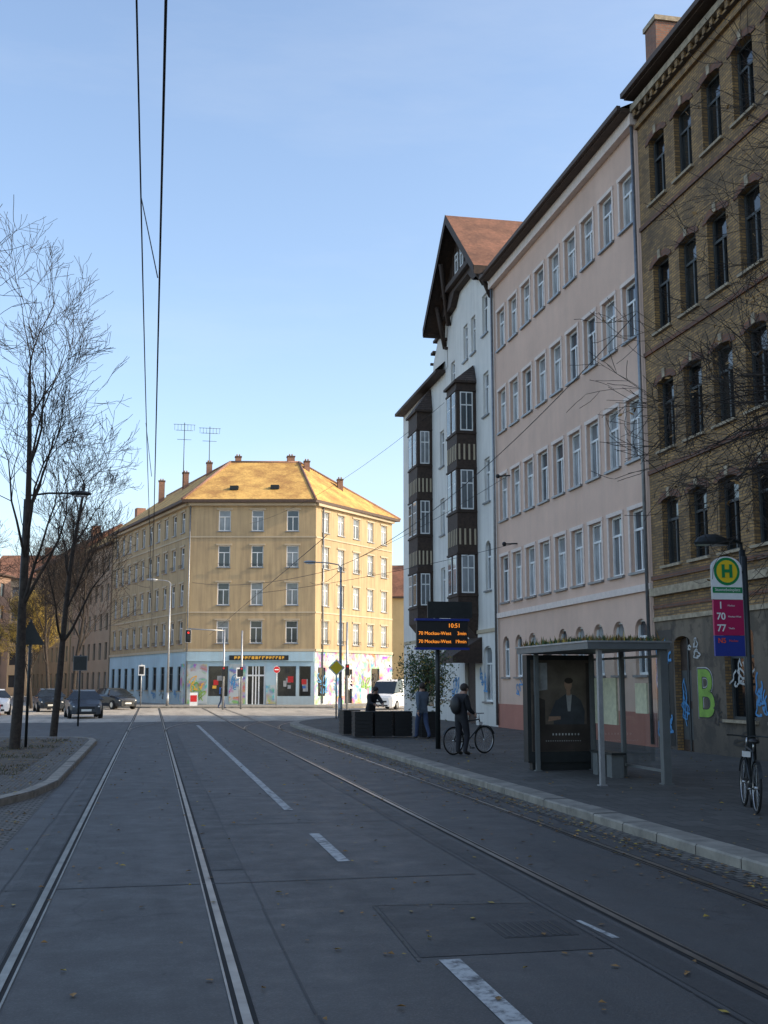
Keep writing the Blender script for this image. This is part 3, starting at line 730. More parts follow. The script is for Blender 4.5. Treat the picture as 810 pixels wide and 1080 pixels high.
while x<8.0:
    w=rr.uniform(.16,.24); tr.box(x,-.215,3.66,x+w*.4,-.2,3.89,'amber'); tr.box(x+w*.4,-.215,rr.choice([3.66,3.80,3.73]),x+w,-.2,3.895,'amber'); x+=w+.08
part(yh,'shop_fascia',tr,mf)
for M,w in ((ml,wl_),(mf,wf),(mr,wr)):
    for q in ((0.02,-.1,4.28,w-.02,-.002,4.5),(0,-.3,EH-.45,w,-.002,EH-.02),(0.02,-.06,13.6,w-.02,-.002,13.72),(0.02,-.05,7.4,w-.02,-.002,7.52)): part(yh,'cornice',MB().box(*q,'cream'),M)
for q in ((.1,-.03,.1,1.8,-.004,3.3),(3.6,-.03,.1,4.9,-.004,3.3),(6.6,-.03,.1,7.4,-.004,1.6)): part(yh,'mural',MB().box(*q,'mural'),mf)
part(yh,'mural',MB().box(wl_-1.1,-.03,.1,wl_-.1,-.004,3.3,'mural'),ml)
for i in range(6): scribble(yh,ml,wl_-2-2.2*i,.8,1.6,1.0,('gblue','gwhite','black')[i%3],60+i,5,.06,-.05)
for i in range(5): scribble(yh,mr,1.2+2.2*i,1.5,1.6,1.8,('gblue','gblue','whitep','ggreen','black')[i],70+i,6,.08,-.05)
for i,k in enumerate(('amber','gblue','ggreen')): scribble(yh,mf,(.9,4.2,1.2)[i],(1.8,1.6,1.2)[i],1.2,2.0,k,80+i,5,.07,-.05)
part(yh,'downpipe',MB().tube((.15,-.1,.1),(.15,-.1,EH-.4),.06,.06,6,'zinc'),mf)
part(yh,'downpipe',MB().tube((wr*.08,-.1,.1),(wr*.08,-.1,EH-.4),.07,.07,6,'zinc'),mr)
def V3(p,z): return (p[0],p[1],z)
def off(M,w,x,y): v=M@Vector((x,y,0)); return (v.x,v.y)
eL0=off(ml,wl_,0,-.5); 
e0=(2.0,93.9); e1=(12.8,91.7); e2=(22.1,101.9)
ridA=(6.3,100.3); ridB=(12.3,99.2); ridC=(1.0,120.4); zr=21.2
rf=MB()
rf.poly([V3(e0,EH),V3(e1,EH),V3(ridB,zr),V3(ridA,zr)],'ochtile')
rf.poly([V3(e1,EH),V3(e2,EH),V3(ridB,zr)],'ochtile')
rf.poly([V3(eL0,EH),V3(e0,EH),V3(ridA,zr),V3(ridC,zr)],'ochtile')
bk1=(8.2,121.5)
rf.poly([V3(bk1,EH),V3(ridC,zr),V3(ridA,zr),(12,106,EH)],'ochtile'); rf.poly([(12,106,EH),V3(ridA,zr),V3(ridB,zr),V3(e2,EH)],'ochtile')
rf.poly([V3(bk1,EH),V3(eL0,EH),V3(ridC,zr)],'chim')
for a,b in ((eL0,e0),(e0,e1),(e1,e2)):
    rf.poly([V3(a,EH-.22),V3(b,EH-.22),V3(b,EH+.02),V3(a,EH+.02)],'eave')
rf.poly([V3(eL0,EH-.22),V3(e0,EH-.22),V3(e1,EH-.22),V3(e2,EH-.22),(12,106,EH-.22),V3(bk1,EH-.22)],'eave')
part(yh,'roof',rf)
# ridge and hip caps
rc=MB()
for a,b in ((V3(ridA,zr),V3(ridB,zr)),(V3(e0,EH),V3(ridA,zr)),(V3(e1,EH),V3(ridB,zr)),(V3(e2,EH),V3(ridB,zr)),(V3(ridA,zr),V3(ridC,zr))): rc.tube(a,b,.13,.13,6,'chim')
part(yh,'ridge_caps',rc)
# skylights
for u,z in ((3.2,1.2),(6.6,1.3)):
    M=mf; sl=MB(); yv=-.5+(z/4.5)*6.5; sl.box(u,yv-.25,EH+z*.9,u+.7,yv+.35,EH+z*.9+.35,'dmetal'); part(yh,'skylight',sl,mf)
bw=MB(); 
for a,b in ((PR,(12,106)),((12,106),bk1),(bk1,PL)): bw.poly([V3(a,0),V3(b,0),V3(b,EH-.25),V3(a,EH-.25)],'ochre')
part(yh,'wall',bw)
for x,y,z,s,h in ((7.0,100.6,20.2,.26,1.5),(11.6,99.6,20.2,.32,1.5),(12.9,98.5,19.8,.24,1.3),(16,99.2,18.2,.24,1.5),(4.6,104,19.8,.26,1.9),(2.6,109,20,.3,1.6),(.4,114,19.6,.3,2.0)):
    c=MB(); c.box(x-s,y-s,z-.8,x+s,y+s,z+h,'chim'); c.box(x-s-.05,y-s-.05,z+h,x+s+.05,y+s+.05,z+h+.1,'eave')
    for q in (-.11,.11): c.tube((x+q,y,z+h+.1),(x+q,y,z+h+.3),.07,.06,8,'chim')
    part(yh,'chimney',c)
for x,y,z,h in ((2.3,105.5,19.6,6.2),(4.6,104.5,20.0,5.3)):
    a=MB(); a.tube((x,y,z),(x,y,z+h),.045,.035,6,'dmetal')
    for k_,L in ((.97,1.0),(.88,.8),(.74,.65)): a.tube((x-L,y,z+h*k_),(x+L,y,z+h*k_),.02,.02,4,'dmetal')
    for q in range(7): a.tube((x-.9+q*.3,y,z+h*.93-.3),(x-.9+q*.3,y,z+h*.93+.25),.014,.014,4,'dmetal')
    part(yh,'antenna',a)
# ------------------------------------------------------------------ background houses
def blockhouse(label,P,Q,h,depth,ncol,nrow,k,roof,glass='g_mid',group='houses along the side streets'):
    M,w=face_matrix(P,Q); hs=top('apartment_house',label,'house',(0,0,.1),group=group); holes=[]
    sp=w/ncol; fh=(h-1)/(nrow)
    for i in range(ncol):
        for j in range(nrow): holes.append((sp*(i+.5)-.5,1.1+fh*j,sp*(i+.5)+.5,1.1+fh*j+1.75))
    mb=MB(); facade(mb,w,0,h,holes,k,.15); closebody(mb,w,h,depth,k); part(hs,'wall',mb,M)
    for a in holes: window(hs,M,(a[0]+a[2])/2,a[1],1.0,1.75,'cross',glass,'frame',subs=False)
    r=MB(); e=.4 if group else 0
    r.poly([(-e,-.4,h),(w+e,-.4,h),(w,depth/2,h+4),(0,depth/2,h+4)],roof); r.poly([(w+e,depth+e,h),(-e,depth+e,h),(0,depth/2,h+4),(w,depth/2,h+4)],roof)
    r.poly([(-e,depth+e,h),(-e,-e,h),(0,depth/2,h+4)],roof); r.poly([(w+e,-e,h),(w+e,depth+e,h),(w,depth/2,h+4)],roof); r.box(-e,-.4,h-.2,w+e,-.002,h-.003,'eave'); part(hs,'roof',r,M)
    c=MB(); c.box(w*.4,depth/2-.5,h+3,w*.4+1,depth/2+.5,h+5.2,'chim'); part(hs,'chimney',c,M)
blockhouse('brown plastered four storey house in a street row',(-9.2,135.5),(-4.35,118.6),16,11,7,5,'brown','ochtile')
blockhouse('grey brown four storey house further along the street',(-15.5,157),(-9.4,136),16.5,11,8,5,'ochre','redtile')
blockhouse('red brown brick tenement facing the side street',(-38,112),(-19,160),16,12,12,5,'redpl','redtile')
blockhouse('dark tenement with tiled roof at street end',(-24,175),(-8,172),17,12,6,5,'brown','redtile')
blockhouse('small sandy yellow house with red roof',(24.6,128),(36,124),11.5,8,4,4,'sand','redtile')
blockhouse('cream house closing the side street',(30,140),(50,128),14,10,8,4,'sand','redtile')
blockhouse('unseen plastered tenement continuing the row, added to shade the road',(13.7,5.95),(13.7,-40),18.6,12,20,5,'brown','darktile',group=None)  # out-of-view house added to keep the near road in shade
# ------------------------------------------------------------------ trees
def tree(label,loc,H,r0,seed,maxlev=4,spread=1.0,leaf=0,dirs=None,first=.3,trop=.12,leafk='leafb',name='bare_tree',tw=.005,wig0=.06,lenf=.36,dens=2,nb2=2,skip=0.0):
    R=random.Random(seed); tb=MB(); cr=MB()
    root=top(name,label,'tree',loc)
    def grow(p,d,L,r,lev):
        n=8 if lev==0 else (6 if lev<3 else 4)
        st=L/n; mb=tb if lev<=1 else cr; sides=(8,6,4,3,3)[min(lev,4)]; k='bark' if lev<=1 else 'twig'
        rr0=r
        for i in range(n):
            wig=wig0 if lev==0 else .13
            d=(d+Vector((R.gauss(0,wig),R.gauss(0,wig),R.gauss(0,wig)+ (trop if lev>0 else .12)))).normalized()
            q=p+d*st; r1=r*(1-(.7 if lev==0 else .8)*(i+1)/n)
            mb.tube(p,q,rr0,max(r1,tw),sides,k,False); rr0=max(r1,tw); p=q
            if lev<maxlev and (i+1)/n>(first if lev==0 else .2):
                nb=dens if lev==0 else (nb2 if lev==1 else 1)
                if lev>=2 and R.random()>.85: nb=2
                if lev>=1 and R.random()<skip: nb=0
                for b in range(nb):
                    a=R.uniform(0,6.283); ax=d.orthogonal().normalized(); ax.rotate(Matrix.Rotation(a,3,d))
                    ang=R.uniform(.45,.9)*(spread if lev==0 else 1); nd=(d*math.cos(ang)+ax*math.sin(ang)).normalized()
                    LL=L*R.uniform(.5,.75)*(1.05-.4*(i/n)) if lev>0 else H*lenf*R.uniform(.8,1.2)*(1.15-.55*i/n)
                    grow(p,nd,LL,rr0*R.uniform(.45,.62),lev+1)
            if leaf and lev>=maxlev-1 and R.random()<leaf:
                for _ in range(2):
                    s=R.uniform(.03,.06); c=p+Vector((R.gauss(0,.08),R.gauss(0,.08),R.gauss(0,.08))); u=Vector((R.gauss(0,1),R.gauss(0,1),R.gauss(0,1))).normalized(); w=u.orthogonal().normalized()
                    cr.poly([c-u*s,c-w*s*.6,c+u*s,c+w*s*.6],leafk)
    if dirs is None: grow(Vector((0,0,-.1)),Vector((0,0,1)),H*.74,r0,0)
    else:
        tb.tube((0,0,-.1),(0,0,dirs[0]),r0,r0*.8,10,'bark',False)
        for z,d,L,rr_ in dirs[1]: grow(Vector((0,0,z)),Vector(d).normalized(),L,rr_,1)
    part(root,'trunk',tb); part(root,'crown',cr); return root
tree('bare street tree with dark trunk on cobbled strip',(-3.55,32.3,.12),14.0,.15,1,4,.85,trop=.07,lenf=.27,wig0=.03,first=.25,skip=.28,tw=.006)
tree('slender bare tree on cobbled strip beside road',(-3.2,40.3,.0),12.0,.13,2,4,.85,trop=.08,lenf=.26,wig0=.03,first=.3,skip=.28,tw=.006)
tree('bare tree with long branches over cobbled strip',(-7.3,25.5,.12),15.0,.18,5,4,1.0,trop=.05,lenf=.36,first=.25,skip=.3,tw=.006)
tree('bare tree standing at edge of junction',(-4.6,72,.0),12.5,.14,9,4,.9,lenf=.32,tw=.008)
tree('bare tree in front of far houses',(-7,84,.0),11.5,.14,12,4,.9,tw=.008)
tree('bare tree beside the side street',(-11,70,.0),12.5,.16,14,4,.9,tw=.008)
tree('autumn tree with yellow leaves near far houses',(-8.6,88,.0),8,.14,17,4,1.0,leaf=.6,leafk='leafy',name='autumn_tree')
tree('autumn tree with brown leaves by side street',(-15,100,.0),9,.15,19,4,1.0,leaf=.5,leafk='leafb',name='autumn_tree')
tree('bare tree with spreading twigs above the pavement',(11.0,13.0,.12),10.5,.22,23,4,1,dirs=(6.2,[(4.6,(-.8,.3,.25),3.5,.075),(5.2,(-.7,.0,.45),3.5,.075),(5.6,(-.7,.5,.4),3.4,.075),(5.8,(-.4,.5,.6),3.4,.075),(6.1,(-.5,.1,.9),3.6,.08),(6.2,(-.35,.3,1),3.6,.08),(6.0,(.3,.4,1),3.8,.08),(6.1,(.7,-.3,.6),3.8,.08),(4.2,(-.5,.7,.25),3.3,.07),(5.0,(.1,-.8,.6),3.6,.08)]),trop=.02,leaf=.02,tw=.0045,skip=.1)
def bushy(label,loc,seed,H=3.1,Rr=.8):
    R=random.Random(seed); root=top('small_tree',label,'tree',loc); t=MB(); c=MB()
    t.tube((0,0,0),(.02,.02,H*.6),.05,.035,7,'bark')
    for i in range(22):
        a=R.uniform(0,6.28); z=R.uniform(H*.35,H*.8); e=Vector((math.cos(a)*R.uniform(.2,Rr),math.sin(a)*R.uniform(.2,Rr),z+R.uniform(0,.6))); t.tube((0,0,z*.85),e,.018,.006,4,'bark',False)
        for j in range(140):
            p=e+Vector((R.gauss(0,.24),R.gauss(0,.24),R.gauss(0,.24))); s=R.uniform(.03,.06); u=Vector((R.gauss(0,1),R.gauss(0,1),R.gauss(0,1))).normalized(); w=u.orthogonal().normalized()
            c.poly([p-u*s,p-w*s*.6,p+u*s,p+w*s*.6],'leafg' if R.random()<.9 else 'leafy')
    part(root,'trunk',t); part(root,'crown',c)
bushy('small green leafy tree beside black planters',(8.9,37.2,.12),31,3.0,.7)
# ------------------------------------------------------------------ bus shelter
sh=top('tram_shelter','grey steel and glass tram shelter with planted roof','bus shelter',(7.6,18.9,.12))
def post(x,y,h=2.34,s=.04,k='gmetal'):
    m=MB(); m.box(x-s,y-s,0,x+s,y+s,h,k); m.box(x-s-.03,y-s-.03,0,x+s+.03,y+s+.03,.02,k); part(sh,'post',m)
for i,(x,y) in enumerate(((.08,.08),(1.27,.08),(1.27,1.9),(1.27,3.46),(.08,3.46))): post(x,y,s=.07 if i==1 else .04,k='galv' if i==0 else 'gmetal')
m=MB(); m.box(-.18,-.06,2.344,1.37,3.92,2.46,'gmetal'); m.box(-.20,-.08,2.46,1.39,3.94,2.49,'galv'); part(sh,'roof',m)
m=MB(); R=random.Random(8)
for i in range(1800):
    x=R.uniform(-.16,1.34); y=R.uniform(-.03,3.9); hh=R.uniform(.03,.13)*(1 if R.random()<.9 else 1.6); a=R.uniform(0,6.28); dx,dy=.02*math.cos(a),.02*math.sin(a)
    m.poly([(x-dx,y-dy,2.491),(x+dx,y+dy,2.491),(x+R.gauss(0,.03),y+R.gauss(0,.03),2.491+hh)],R.choice(['leafg','leafg','leafy','leafb']))
part(sh,'roof_plants',m)
for y0,y1 in ((.16,1.84),(1.96,3.40)):
    part(sh,'glass_pane',MB().poly([(1.27,y0,.25),(1.27,y1,.25),(1.27,y1,2.2),(1.27,y0,2.2)],'clear'))
    part(sh,'rail',MB().box(1.25,y0,.2,1.29,y1,.245,'gmetal')); part(sh,'rail',MB().box(1.25,y0,2.205,1.29,y1,2.25,'gmetal'))
part(sh,'notice_board',MB().box(1.225,2.1,.95,1.262,3.2,1.85,'notice'))
part(sh,'notice_board',MB().box(1.225,.7,1.2,1.262,1.2,1.75,'notice'))
m=MB(); m.box(.85,1.5,.42,1.14,2.6,.46,'dmetal')
for y in (1.7,2.4): m.box(.88,y-.12,0,1.12,y+.12,.42,'gmetal')
part(sh,'bench',m)
m=MB(); m.box(-.10,3.52,.16,1.36,3.80,2.32,'dmetal'); m.box(.0,3.56,0,1.28,3.76,.16,'dmetal'); part(sh,'advert_case',m)
part(sh,'poster',MB().box(-.02,3.512,.38,1.28,3.52,2.22,'poster'))
def flat(mb,pts,k,y): mb.poly([((x-.67)*.97+.63,y,z-.04) for x,z in pts],k)
ac=MB(); y=3.508
def ell(cx,cz,a,b,n=20): return [(cx+a*math.cos(2*math.pi*i/n),cz+b*math.sin(2*math.pi*i/n)) for i in range(n)]
flat(ac,[(.48,.96),(1.16,.96),(1.18,1.22),(1.10,1.44),(.96,1.55),(.76,1.57),(.62,1.48),(.52,1.25)],'suit',y)
flat(ac,[(.36,1.06),(.60,.98),(.74,1.28),(.66,1.48),(.54,1.44)],'suit',y-.0005)
flat(ac,[(.77,1.56),(.90,1.56),(.86,1.22),(.80,1.22)],'shirt',y-.0008)
flat(ac,ell(.82,1.76,.085,.12),'pskin',y-.002); flat(ac,ell(.835,1.84,.095,.06),'hair',y-.004); flat(ac,[(.78,1.54),(.87,1.54),(.87,1.68),(.78,1.68)],'pskin',y-.001)
flat(ac,[(.36,1.02),(.64,1.06),(.64,1.12),(.38,1.12)],'pskin',y-.0025); flat(ac,[(.04,.95),(.30,.95),(.30,1.45),(.04,1.55)],'pdark',y-.001); flat(ac,[(.06,1.62),(.36,1.66),(.36,2.2),(.06,2.2)],'shirt',y-.001); flat(ac,[(1.22,.95),(1.31,.95),(1.31,2.2),(1.22,2.2)],'pdark',y-.001)
flat(ac,[(.02,.43),(1.32,.43),(1.32,.96),(.02,.96)],'pdark',y-.003)
for i in range(9): flat(ac,[(.45+i*.07,.74),(.48+i*.07,.74),(.48+i*.07,.78),(.45+i*.07,.78)],'gwhite',y-.005)
for i in range(16): flat(ac,[(.30+i*.05,.62),(.325+i*.05,.62),(.325+i*.05,.638),(.30+i*.05,.638)],'galv',y-.005)
part(sh,'poster_picture',ac)
# ------------------------------------------------------------------ stop sign
sp=top('stop_sign','tram stop pole with round green H sign and timetable panels','sign',(8.50,15.3,.12))
m=MB(); m.tube((0,0,0),(0,0,3.6),.045,.04,12,'dmetal'); m.tube((0,0,0),(0,0,.25),.075,.065,12,'dmetal'); part(sp,'pole',m)
m=MB()
x0,x1=-.54,-.06; cx=(x0+x1)/2; n=14
pts=[(x0,2.96),(x1,2.96),(x1,3.42)]+[(cx+.24*math.cos(t),3.42+.17*math.sin(t)) for t in [math.pi*i/n for i in range(1,n)]]+[(x0,3.42)]
m.poly([(x,-.02,z) for x,z in pts],'whitep'); m.poly([(x,.02,z) for x,z in pts][::-1],'whitep')
for i in range(len(pts)):
    a,b=pts[i],pts[(i+1)%len(pts)]; m.poly([(a[0],-.02,a[1]),(a[0],.02,a[1]),(b[0],.02,b[1]),(b[0],-.02,b[1])],'galv')
for z in (2.98,3.35): m.box(x1,-.015,z,0,.015,z+.03,'dmetal')
part(sp,'sign_plate',m)
m=MB(); m.disc((cx,-.024,3.37),.205,'green'); m.disc((cx,-.027,3.37),.165,'yellow'); part(sp,'emblem',m)
text(sp,'H',.25,'green',T(cx,-.034,3.365)@UP,bold=.012)
part(sp,'green_band',MB().box(x0+.005,-.024,3.055,x1-.005,-.021,3.14,'green'))
text(sp,'Stannebeinplatz',.064,'whitep',T(cx,-.028,3.10)@UP)
part(sp,'line_panel',MB().box(x0+.01,-.02,2.44,x1,.02,2.955,'magenta'))
for t,z,d in (('1',2.87,'Mockau'),('70',2.71,'Mockau-West'),('77',2.54,'Thekla')):
    text(sp,t,.14,'whitep',T(x0+.12,-.024,z)@UP,bold=.003); text(sp,d,.036,'whitep',T(x0+.23,-.024,z)@UP,align='LEFT')
part(sp,'line_panel',MB().box(x0+.01,-.02,2.14,x1,.02,2.435,'navy'))
text(sp,'N5',.10,'ror',T(x0+.12,-.024,2.36)@UP,bold=.002)
text(sp,'Mockau',.045,'ror',T(x0+.23,-.024,2.36)@UP,align='LEFT')
lp=top('street_lamp','dark steel lamp with flat hood above the tram stop','street lamp',(8.72,15.75,.12),0)
part(lp,'pole',MB().tube((0,0,0),(0,0,3.75),.055,.045,12,'dmetal'))
m=MB(); m.path([(0,0,3.7),(-.03,-.03,3.85),(-.2,-.1,3.9),(-.45,-.2,3.86)],.025,8,'dmetal'); part(lp,'arm',m)
m=MB() 
rings=[(3.78,.27,.13),(3.82,.29,.14),(3.89,.23,.11),(3.94,.10,.05)]
n=16
for (za,ra,sa),(zb,rb,sb) in zip(rings[:-1],rings[1:]):
    for i in range(n):
        t,t2=2*math.pi*i/n,2*math.pi*(i+1)/n
        m.poly([(-.62+ra*math.cos(t),-.25+sa*math.sin(t),za),(-.62+ra*math.cos(t2),-.25+sa*math.sin(t2),za),(-.62+rb*math.cos(t2),-.25+sb*math.sin(t2),zb),(-.62+rb*math.cos(t),-.25+sb*math.sin(t),zb)],'dmetal',True)
m.poly([(-.62+.27*math.cos(-2*math.pi*i/n),-.25+.13*math.sin(-2*math.pi*i/n),3.78) for i in range(n)],'lamp'); part(lp,'lamp_head',m)
# ------------------------------------------------------------------ display
dp=top('departure_display','dark electronic departure board with orange text on a pole','display',(7.6,30.2,.12))
part(dp,'pole',MB().tube((0,.1,0),(0,.1,3.75),.07,.06,12,'dmetal'))
part(dp,'case',MB().box(-.62,-.12,2.7,.80,.02,3.42,'black')); part(dp,'frame',MB().box(-.66,-.16,3.421,.84,.06,3.48,'navy')); part(dp,'frame',MB().box(-.66,-.14,2.64,.84,.04,2.699,'navy'))
for zz,t in ((3.29,None),(3.08,'70 Mockau-West'),(2.86,'70 Mockau-West')):
    if t is None: text(dp,'10:51',.16,'orangeled',T(.42,-.124,3.29)@UP)
    else:
        text(dp,t,.13,'orangeled',T(-.58,-.124,zz)@UP,align='LEFT'); text(dp,'3min' if zz>3 else '19min',.13,'orangeled',T(.76,-.124,zz)@UP,align='RIGHT')
part(dp,'upper_panel',MB().box(-.3,-.05,3.5,.95,.03,3.95,'dmetal'))
# ------------------------------------------------------------------ bicycles
def bicycle(label,loc,rz,k='dmetal',lean=0):
    b=top('bicycle',label,'bicycle',loc,rz); b.rotation_euler=(0,lean,rz)
    rw,fw=(0,-.52,.34),(0,.53,.34)
    for c in (rw,fw):
        m=MB(); m.torus(c,.325,.019,'x','rubber',30,6); w=part(b,'wheel',m)
        m=MB(); m.torus(c,.30,.009,'x','silver',30,5); m.tube((c[0]-.03,c[1],c[2]),(c[0]+.03,c[1],c[2]),.02,.02,8,'silver')
        for i in range(18):
            t=math.pi*2*i/18; m.tube(c,(c[0],c[1]+.3*math.cos(t),c[2]+.3*math.sin(t)),.0018,.0018,3,'silver',False)
        part(w,'rim',m)
        m=MB(); pr=None
        for i in range(9):
            t=math.radians(20+i*17); p=(0,c[1]+.365*math.cos(t),c[2]+.365*math.sin(t))
            if pr: m.poly([(-.025,pr[1],pr[2]),(.025,pr[1],pr[2]),(.025,p[1],p[2]),(-.025,p[1],p[2])],'dmetal')
            pr=p
        part(b,'mudguard',m)
    m=MB(); bb=(0,-.08,.29); st=(0,-.22,.80); hd=(0,.36,.84); hb=(0,.40,.70)
    for a,c in ((bb,st),(bb,hb),(st,hd),(bb,rw),(st,rw),(hd,hb)): m.tube(a,c,.016,.016,8,k)
    m.tube(hb,fw,.014,.010,8,k); part(b,'frame',m)
    m=MB(); m.tube(hd,(0,.34,.98),.012,.012,6,'silver'); m.path([(-.28,.22,1.0),(-.2,.32,1.0),(0,.34,.99),(.2,.32,1.0),(.28,.22,1.0)],.012,6,'dmetal'); part(b,'handlebar',m)
    m=MB(); m.tube(st,(0,-.25,.93),.013,.013,6,'silver'); m.sphere((0,-.28,.95),.13,'black',10,6,(.6,1,.28)); part(b,'saddle',m)
    m=MB(); m.torus(bb,.085,.008,'x','silver',16,4); m.tube((-.05,bb[1],bb[2]),(.05,bb[1],bb[2]),.014,.014,6,'silver'); m.tube((.05,bb[1],bb[2]),(.05,bb[1]+.1,bb[2]-.13),.009,.009,5,'silver'); m.tube((-.05,bb[1],bb[2]),(-.05,bb[1]-.1,bb[2]+.13),.009,.009,5,'silver'); m.box(.05,bb[1]+.05,bb[2]-.15,.13,bb[1]+.15,bb[2]-.12,'black'); m.box(-.13,bb[1]-.15,bb[2]+.12,-.05,bb[1]-.05,bb[2]+.15,'black'); part(b,'pedals',m)
    m=MB(); m.box(-.05,fw[1]-.22,.70,.05,fw[1]-.10,.78,'lamp'); part(b,'headlight',m)
    return b
bicycle('dark bicycle leaning against the tram stop pole',(8.22,14.95,.13),math.radians(-20),'dmetal',.05)
bicycle('dark city bicycle held by person in black',(7.75,27.75,.13),math.radians(-62),'dmetal')
# ------------------------------------------------------------------ people
def person(label,loc,rz,joints,cl,bag=False):
    J=joints
    names=list(J.keys()); idx={n:i for i,n in enumerate(names)}
    E=[('pel','belly'),('belly','chest'),('chest','neck'),('neck','jaw'),('jaw','head'),('head','crown'),
       ('chest','shl'),('shl','ell'),('ell','wrl'),('chest','shr'),('shr','elr'),('elr','wrr'),
       ('pel','hil'),('hil','knl'),('knl','anl'),('anl','tol'),('pel','hir'),('hir','knr'),('knr','anr'),('anr','tor')]
    rad=dict(pel=.15,belly=.15,chest=.165,neck=.055,jaw=.068,head=.098,crown=.07,shl=.09,ell=.065,wrl=.038,shr=.09,elr=.065,wrr=.038,hil=.11,knl=.075,anl=.055,tol=.042,hir=.11,knr=.075,anr=.055,tor=.042)
    me=bpy.data.meshes.new('body'); me.from_pydata([J[n] for n in names],[(idx[a],idx[b]) for a,b in E],[])
    t=bpy.data.objects.new('tmp',me); link(t); md=t.modifiers.new('s','SKIN'); md.use_smooth_shade=True
    for n in names: me.skin_vertices[0].data[idx[n]].radius=(rad[n],rad[n]*(.8 if n in('pel','belly','chest') else 1)); me.skin_vertices[0].data[idx[n]].use_root=(n=='pel')
    s=t.modifiers.new('u','SUBSURF'); s.levels=2; s.render_levels=2
    bpy.context.view_layer.update(); dg=bpy.context.evaluated_depsgraph_get(); bm=bpy.data.meshes.new_from_object(t.evaluated_get(dg)); bpy.data.objects.remove(t)
    keys=[cl['top'],cl['leg'],'skin','shoe']
    bm.materials.clear()
    for k in keys: bm.materials.append(MT[k])
    hz=J['pel'][2]-.12
    wl3=[Vector(J['wrl']),Vector(J['wrr'])]
    for p in bm.polygons:
        c=p.center; p.use_smooth=True
        if c.z>J['neck'][2]+.01 and (Vector((c.x,c.y,0))-Vector((J['neck'][0],J['neck'][1],0))).length<.2: p.material_index=2
        elif c.z<.10: p.material_index=3
        elif c.z<hz and min((c-Vector(J[a])).length for a in('hil','hir','knl','knr','anl','anr','pel'))<min((c-Vector(J[a])).length for a in('ell','elr','wrl','wrr')): p.material_index=1
        else: p.material_index=0
        if min((c-w).length for w in wl3)<.05: p.material_index=2
    root=top('person',label,'person',loc,rz)
    part(root,'body',bm)
    hc=Vector(J['head'])
    for nm in ('l','r'):
        h=MB()
        w=Vector(J['wr'+nm]); e=Vector(J['el'+nm]); d=(w-e).normalized(); sd=d.orthogonal().normalized(); s2=d.cross(sd)
        h.sphere(tuple(w+d*.055),.05,'skin',8,6,(.75,.75,.95))
        for i in range(4):
            b0=w+d*.085+sd*(.026-.0175*i); L=(.065,.075,.07,.055)[i]; m1=b0+d*L*.55+s2*.01; h.tube(b0,m1,.0105,.0095,6,'skin'); h.tube(m1,m1+(d*.7+s2*.6).normalized()*L*.55,.0095,.008,6,'skin')
        th=w+d*.04+sd*.035; h.tube(th,th+(d+sd*.8).normalized()*.055,.012,.009,6,'skin')
        part(root,'hand',h)
    f=MB(); f.tube(tuple(hc+Vector((0,-.09,-.005))),tuple(hc+Vector((0,-.118,-.03))),.010,.016,6,'skin'); 
    for sx in (-1,1): f.sphere(tuple(hc+Vector((sx*.095,.005,-.01))),.03,'skin',6,5,(.4,.7,1)); f.sphere(tuple(hc+Vector((sx*.034,-.088,.012))),.012,'black',6,5)
    f.box(hc.x-.022,hc.y-.096,hc.z-.062,hc.x+.022,hc.y-.088,hc.z-.055,'red'); part(root,'face',f)
    hr=MB(); hr.sphere(tuple(hc+Vector((0,.016,.03))),.108,'hair',14,9,(.95,1,1.0)); part(root,'hair',hr)
    if bag:
        bg=MB(); bg.sphere((0,.20,1.22),.2,'black',12,8,(.8,.5,1.15)); part(root,'backpack',bg)
    return root
def pose(**k):
    J=dict(pel=(0,0,.95),belly=(0,0,1.12),chest=(0,0,1.33),neck=(0,.0,1.48),jaw=(0,-.02,1.555),head=(0,-.015,1.63),crown=(0,0,1.70),
      shl=(.17,0,1.40),ell=(.21,.03,1.12),wrl=(.20,-.08,.88),shr=(-.17,0,1.40),elr=(-.21,.03,1.12),wrr=(-.20,-.08,.88),
      hil=(.095,0,.88),knl=(.10,-.01,.49),anl=(.10,.03,.09),tol=(.115,-.14,.045),hir=(-.095,0,.88),knr=(-.10,-.01,.49),anr=(-.10,.03,.09),tor=(-.115,-.14,.045))
    J.update(k); return J
person('person in black jacket standing beside a bicycle',(7.45,27.35,.12),math.radians(120),pose(wrl=(.17,-.36,1.02),ell=(.22,-.10,1.12),wrr=(-.15,-.3,1.0),elr=(-.21,-.06,1.12),neck=(0,-.06,1.48),jaw=(0,-.11,1.545),head=(0,-.125,1.61),crown=(0,-.12,1.68),knr=(-.10,-.10,.50),anr=(-.11,.0,.09),tor=(-.12,-.17,.045)),dict(top='jackd',leg='trous'),True)
person('person in grey blue jacket and jeans walking away',(8.3,35.1,.12),math.radians(200),pose(knl=(.10,-.14,.50),anl=(.10,-.18,.10),tol=(.11,-.34,.06),knr=(-.10,.08,.48),anr=(-.10,.26,.14),tor=(-.11,.12,.05),elr=(-.23,-.08,1.13),wrr=(-.22,-.24,.93),ell=(.23,.12,1.13),wrl=(.23,.12,.88)),dict(top='jackb',leg='jeans'))
person('person in dark clothes leaning over the black planters',(7.2,38.0,.12),math.radians(20),pose(belly=(0,-.06,1.10),chest=(0,-.18,1.26),neck=(0,-.27,1.38),jaw=(0,-.33,1.43),head=(0,-.35,1.50),crown=(0,-.36,1.57),shl=(.17,-.2,1.32),shr=(-.17,-.2,1.32),ell=(.24,-.36,1.10),wrl=(.15,-.55,1.04),elr=(-.24,-.36,1.10),wrr=(-.15,-.55,1.04)),dict(top='jackd',leg='trous'))
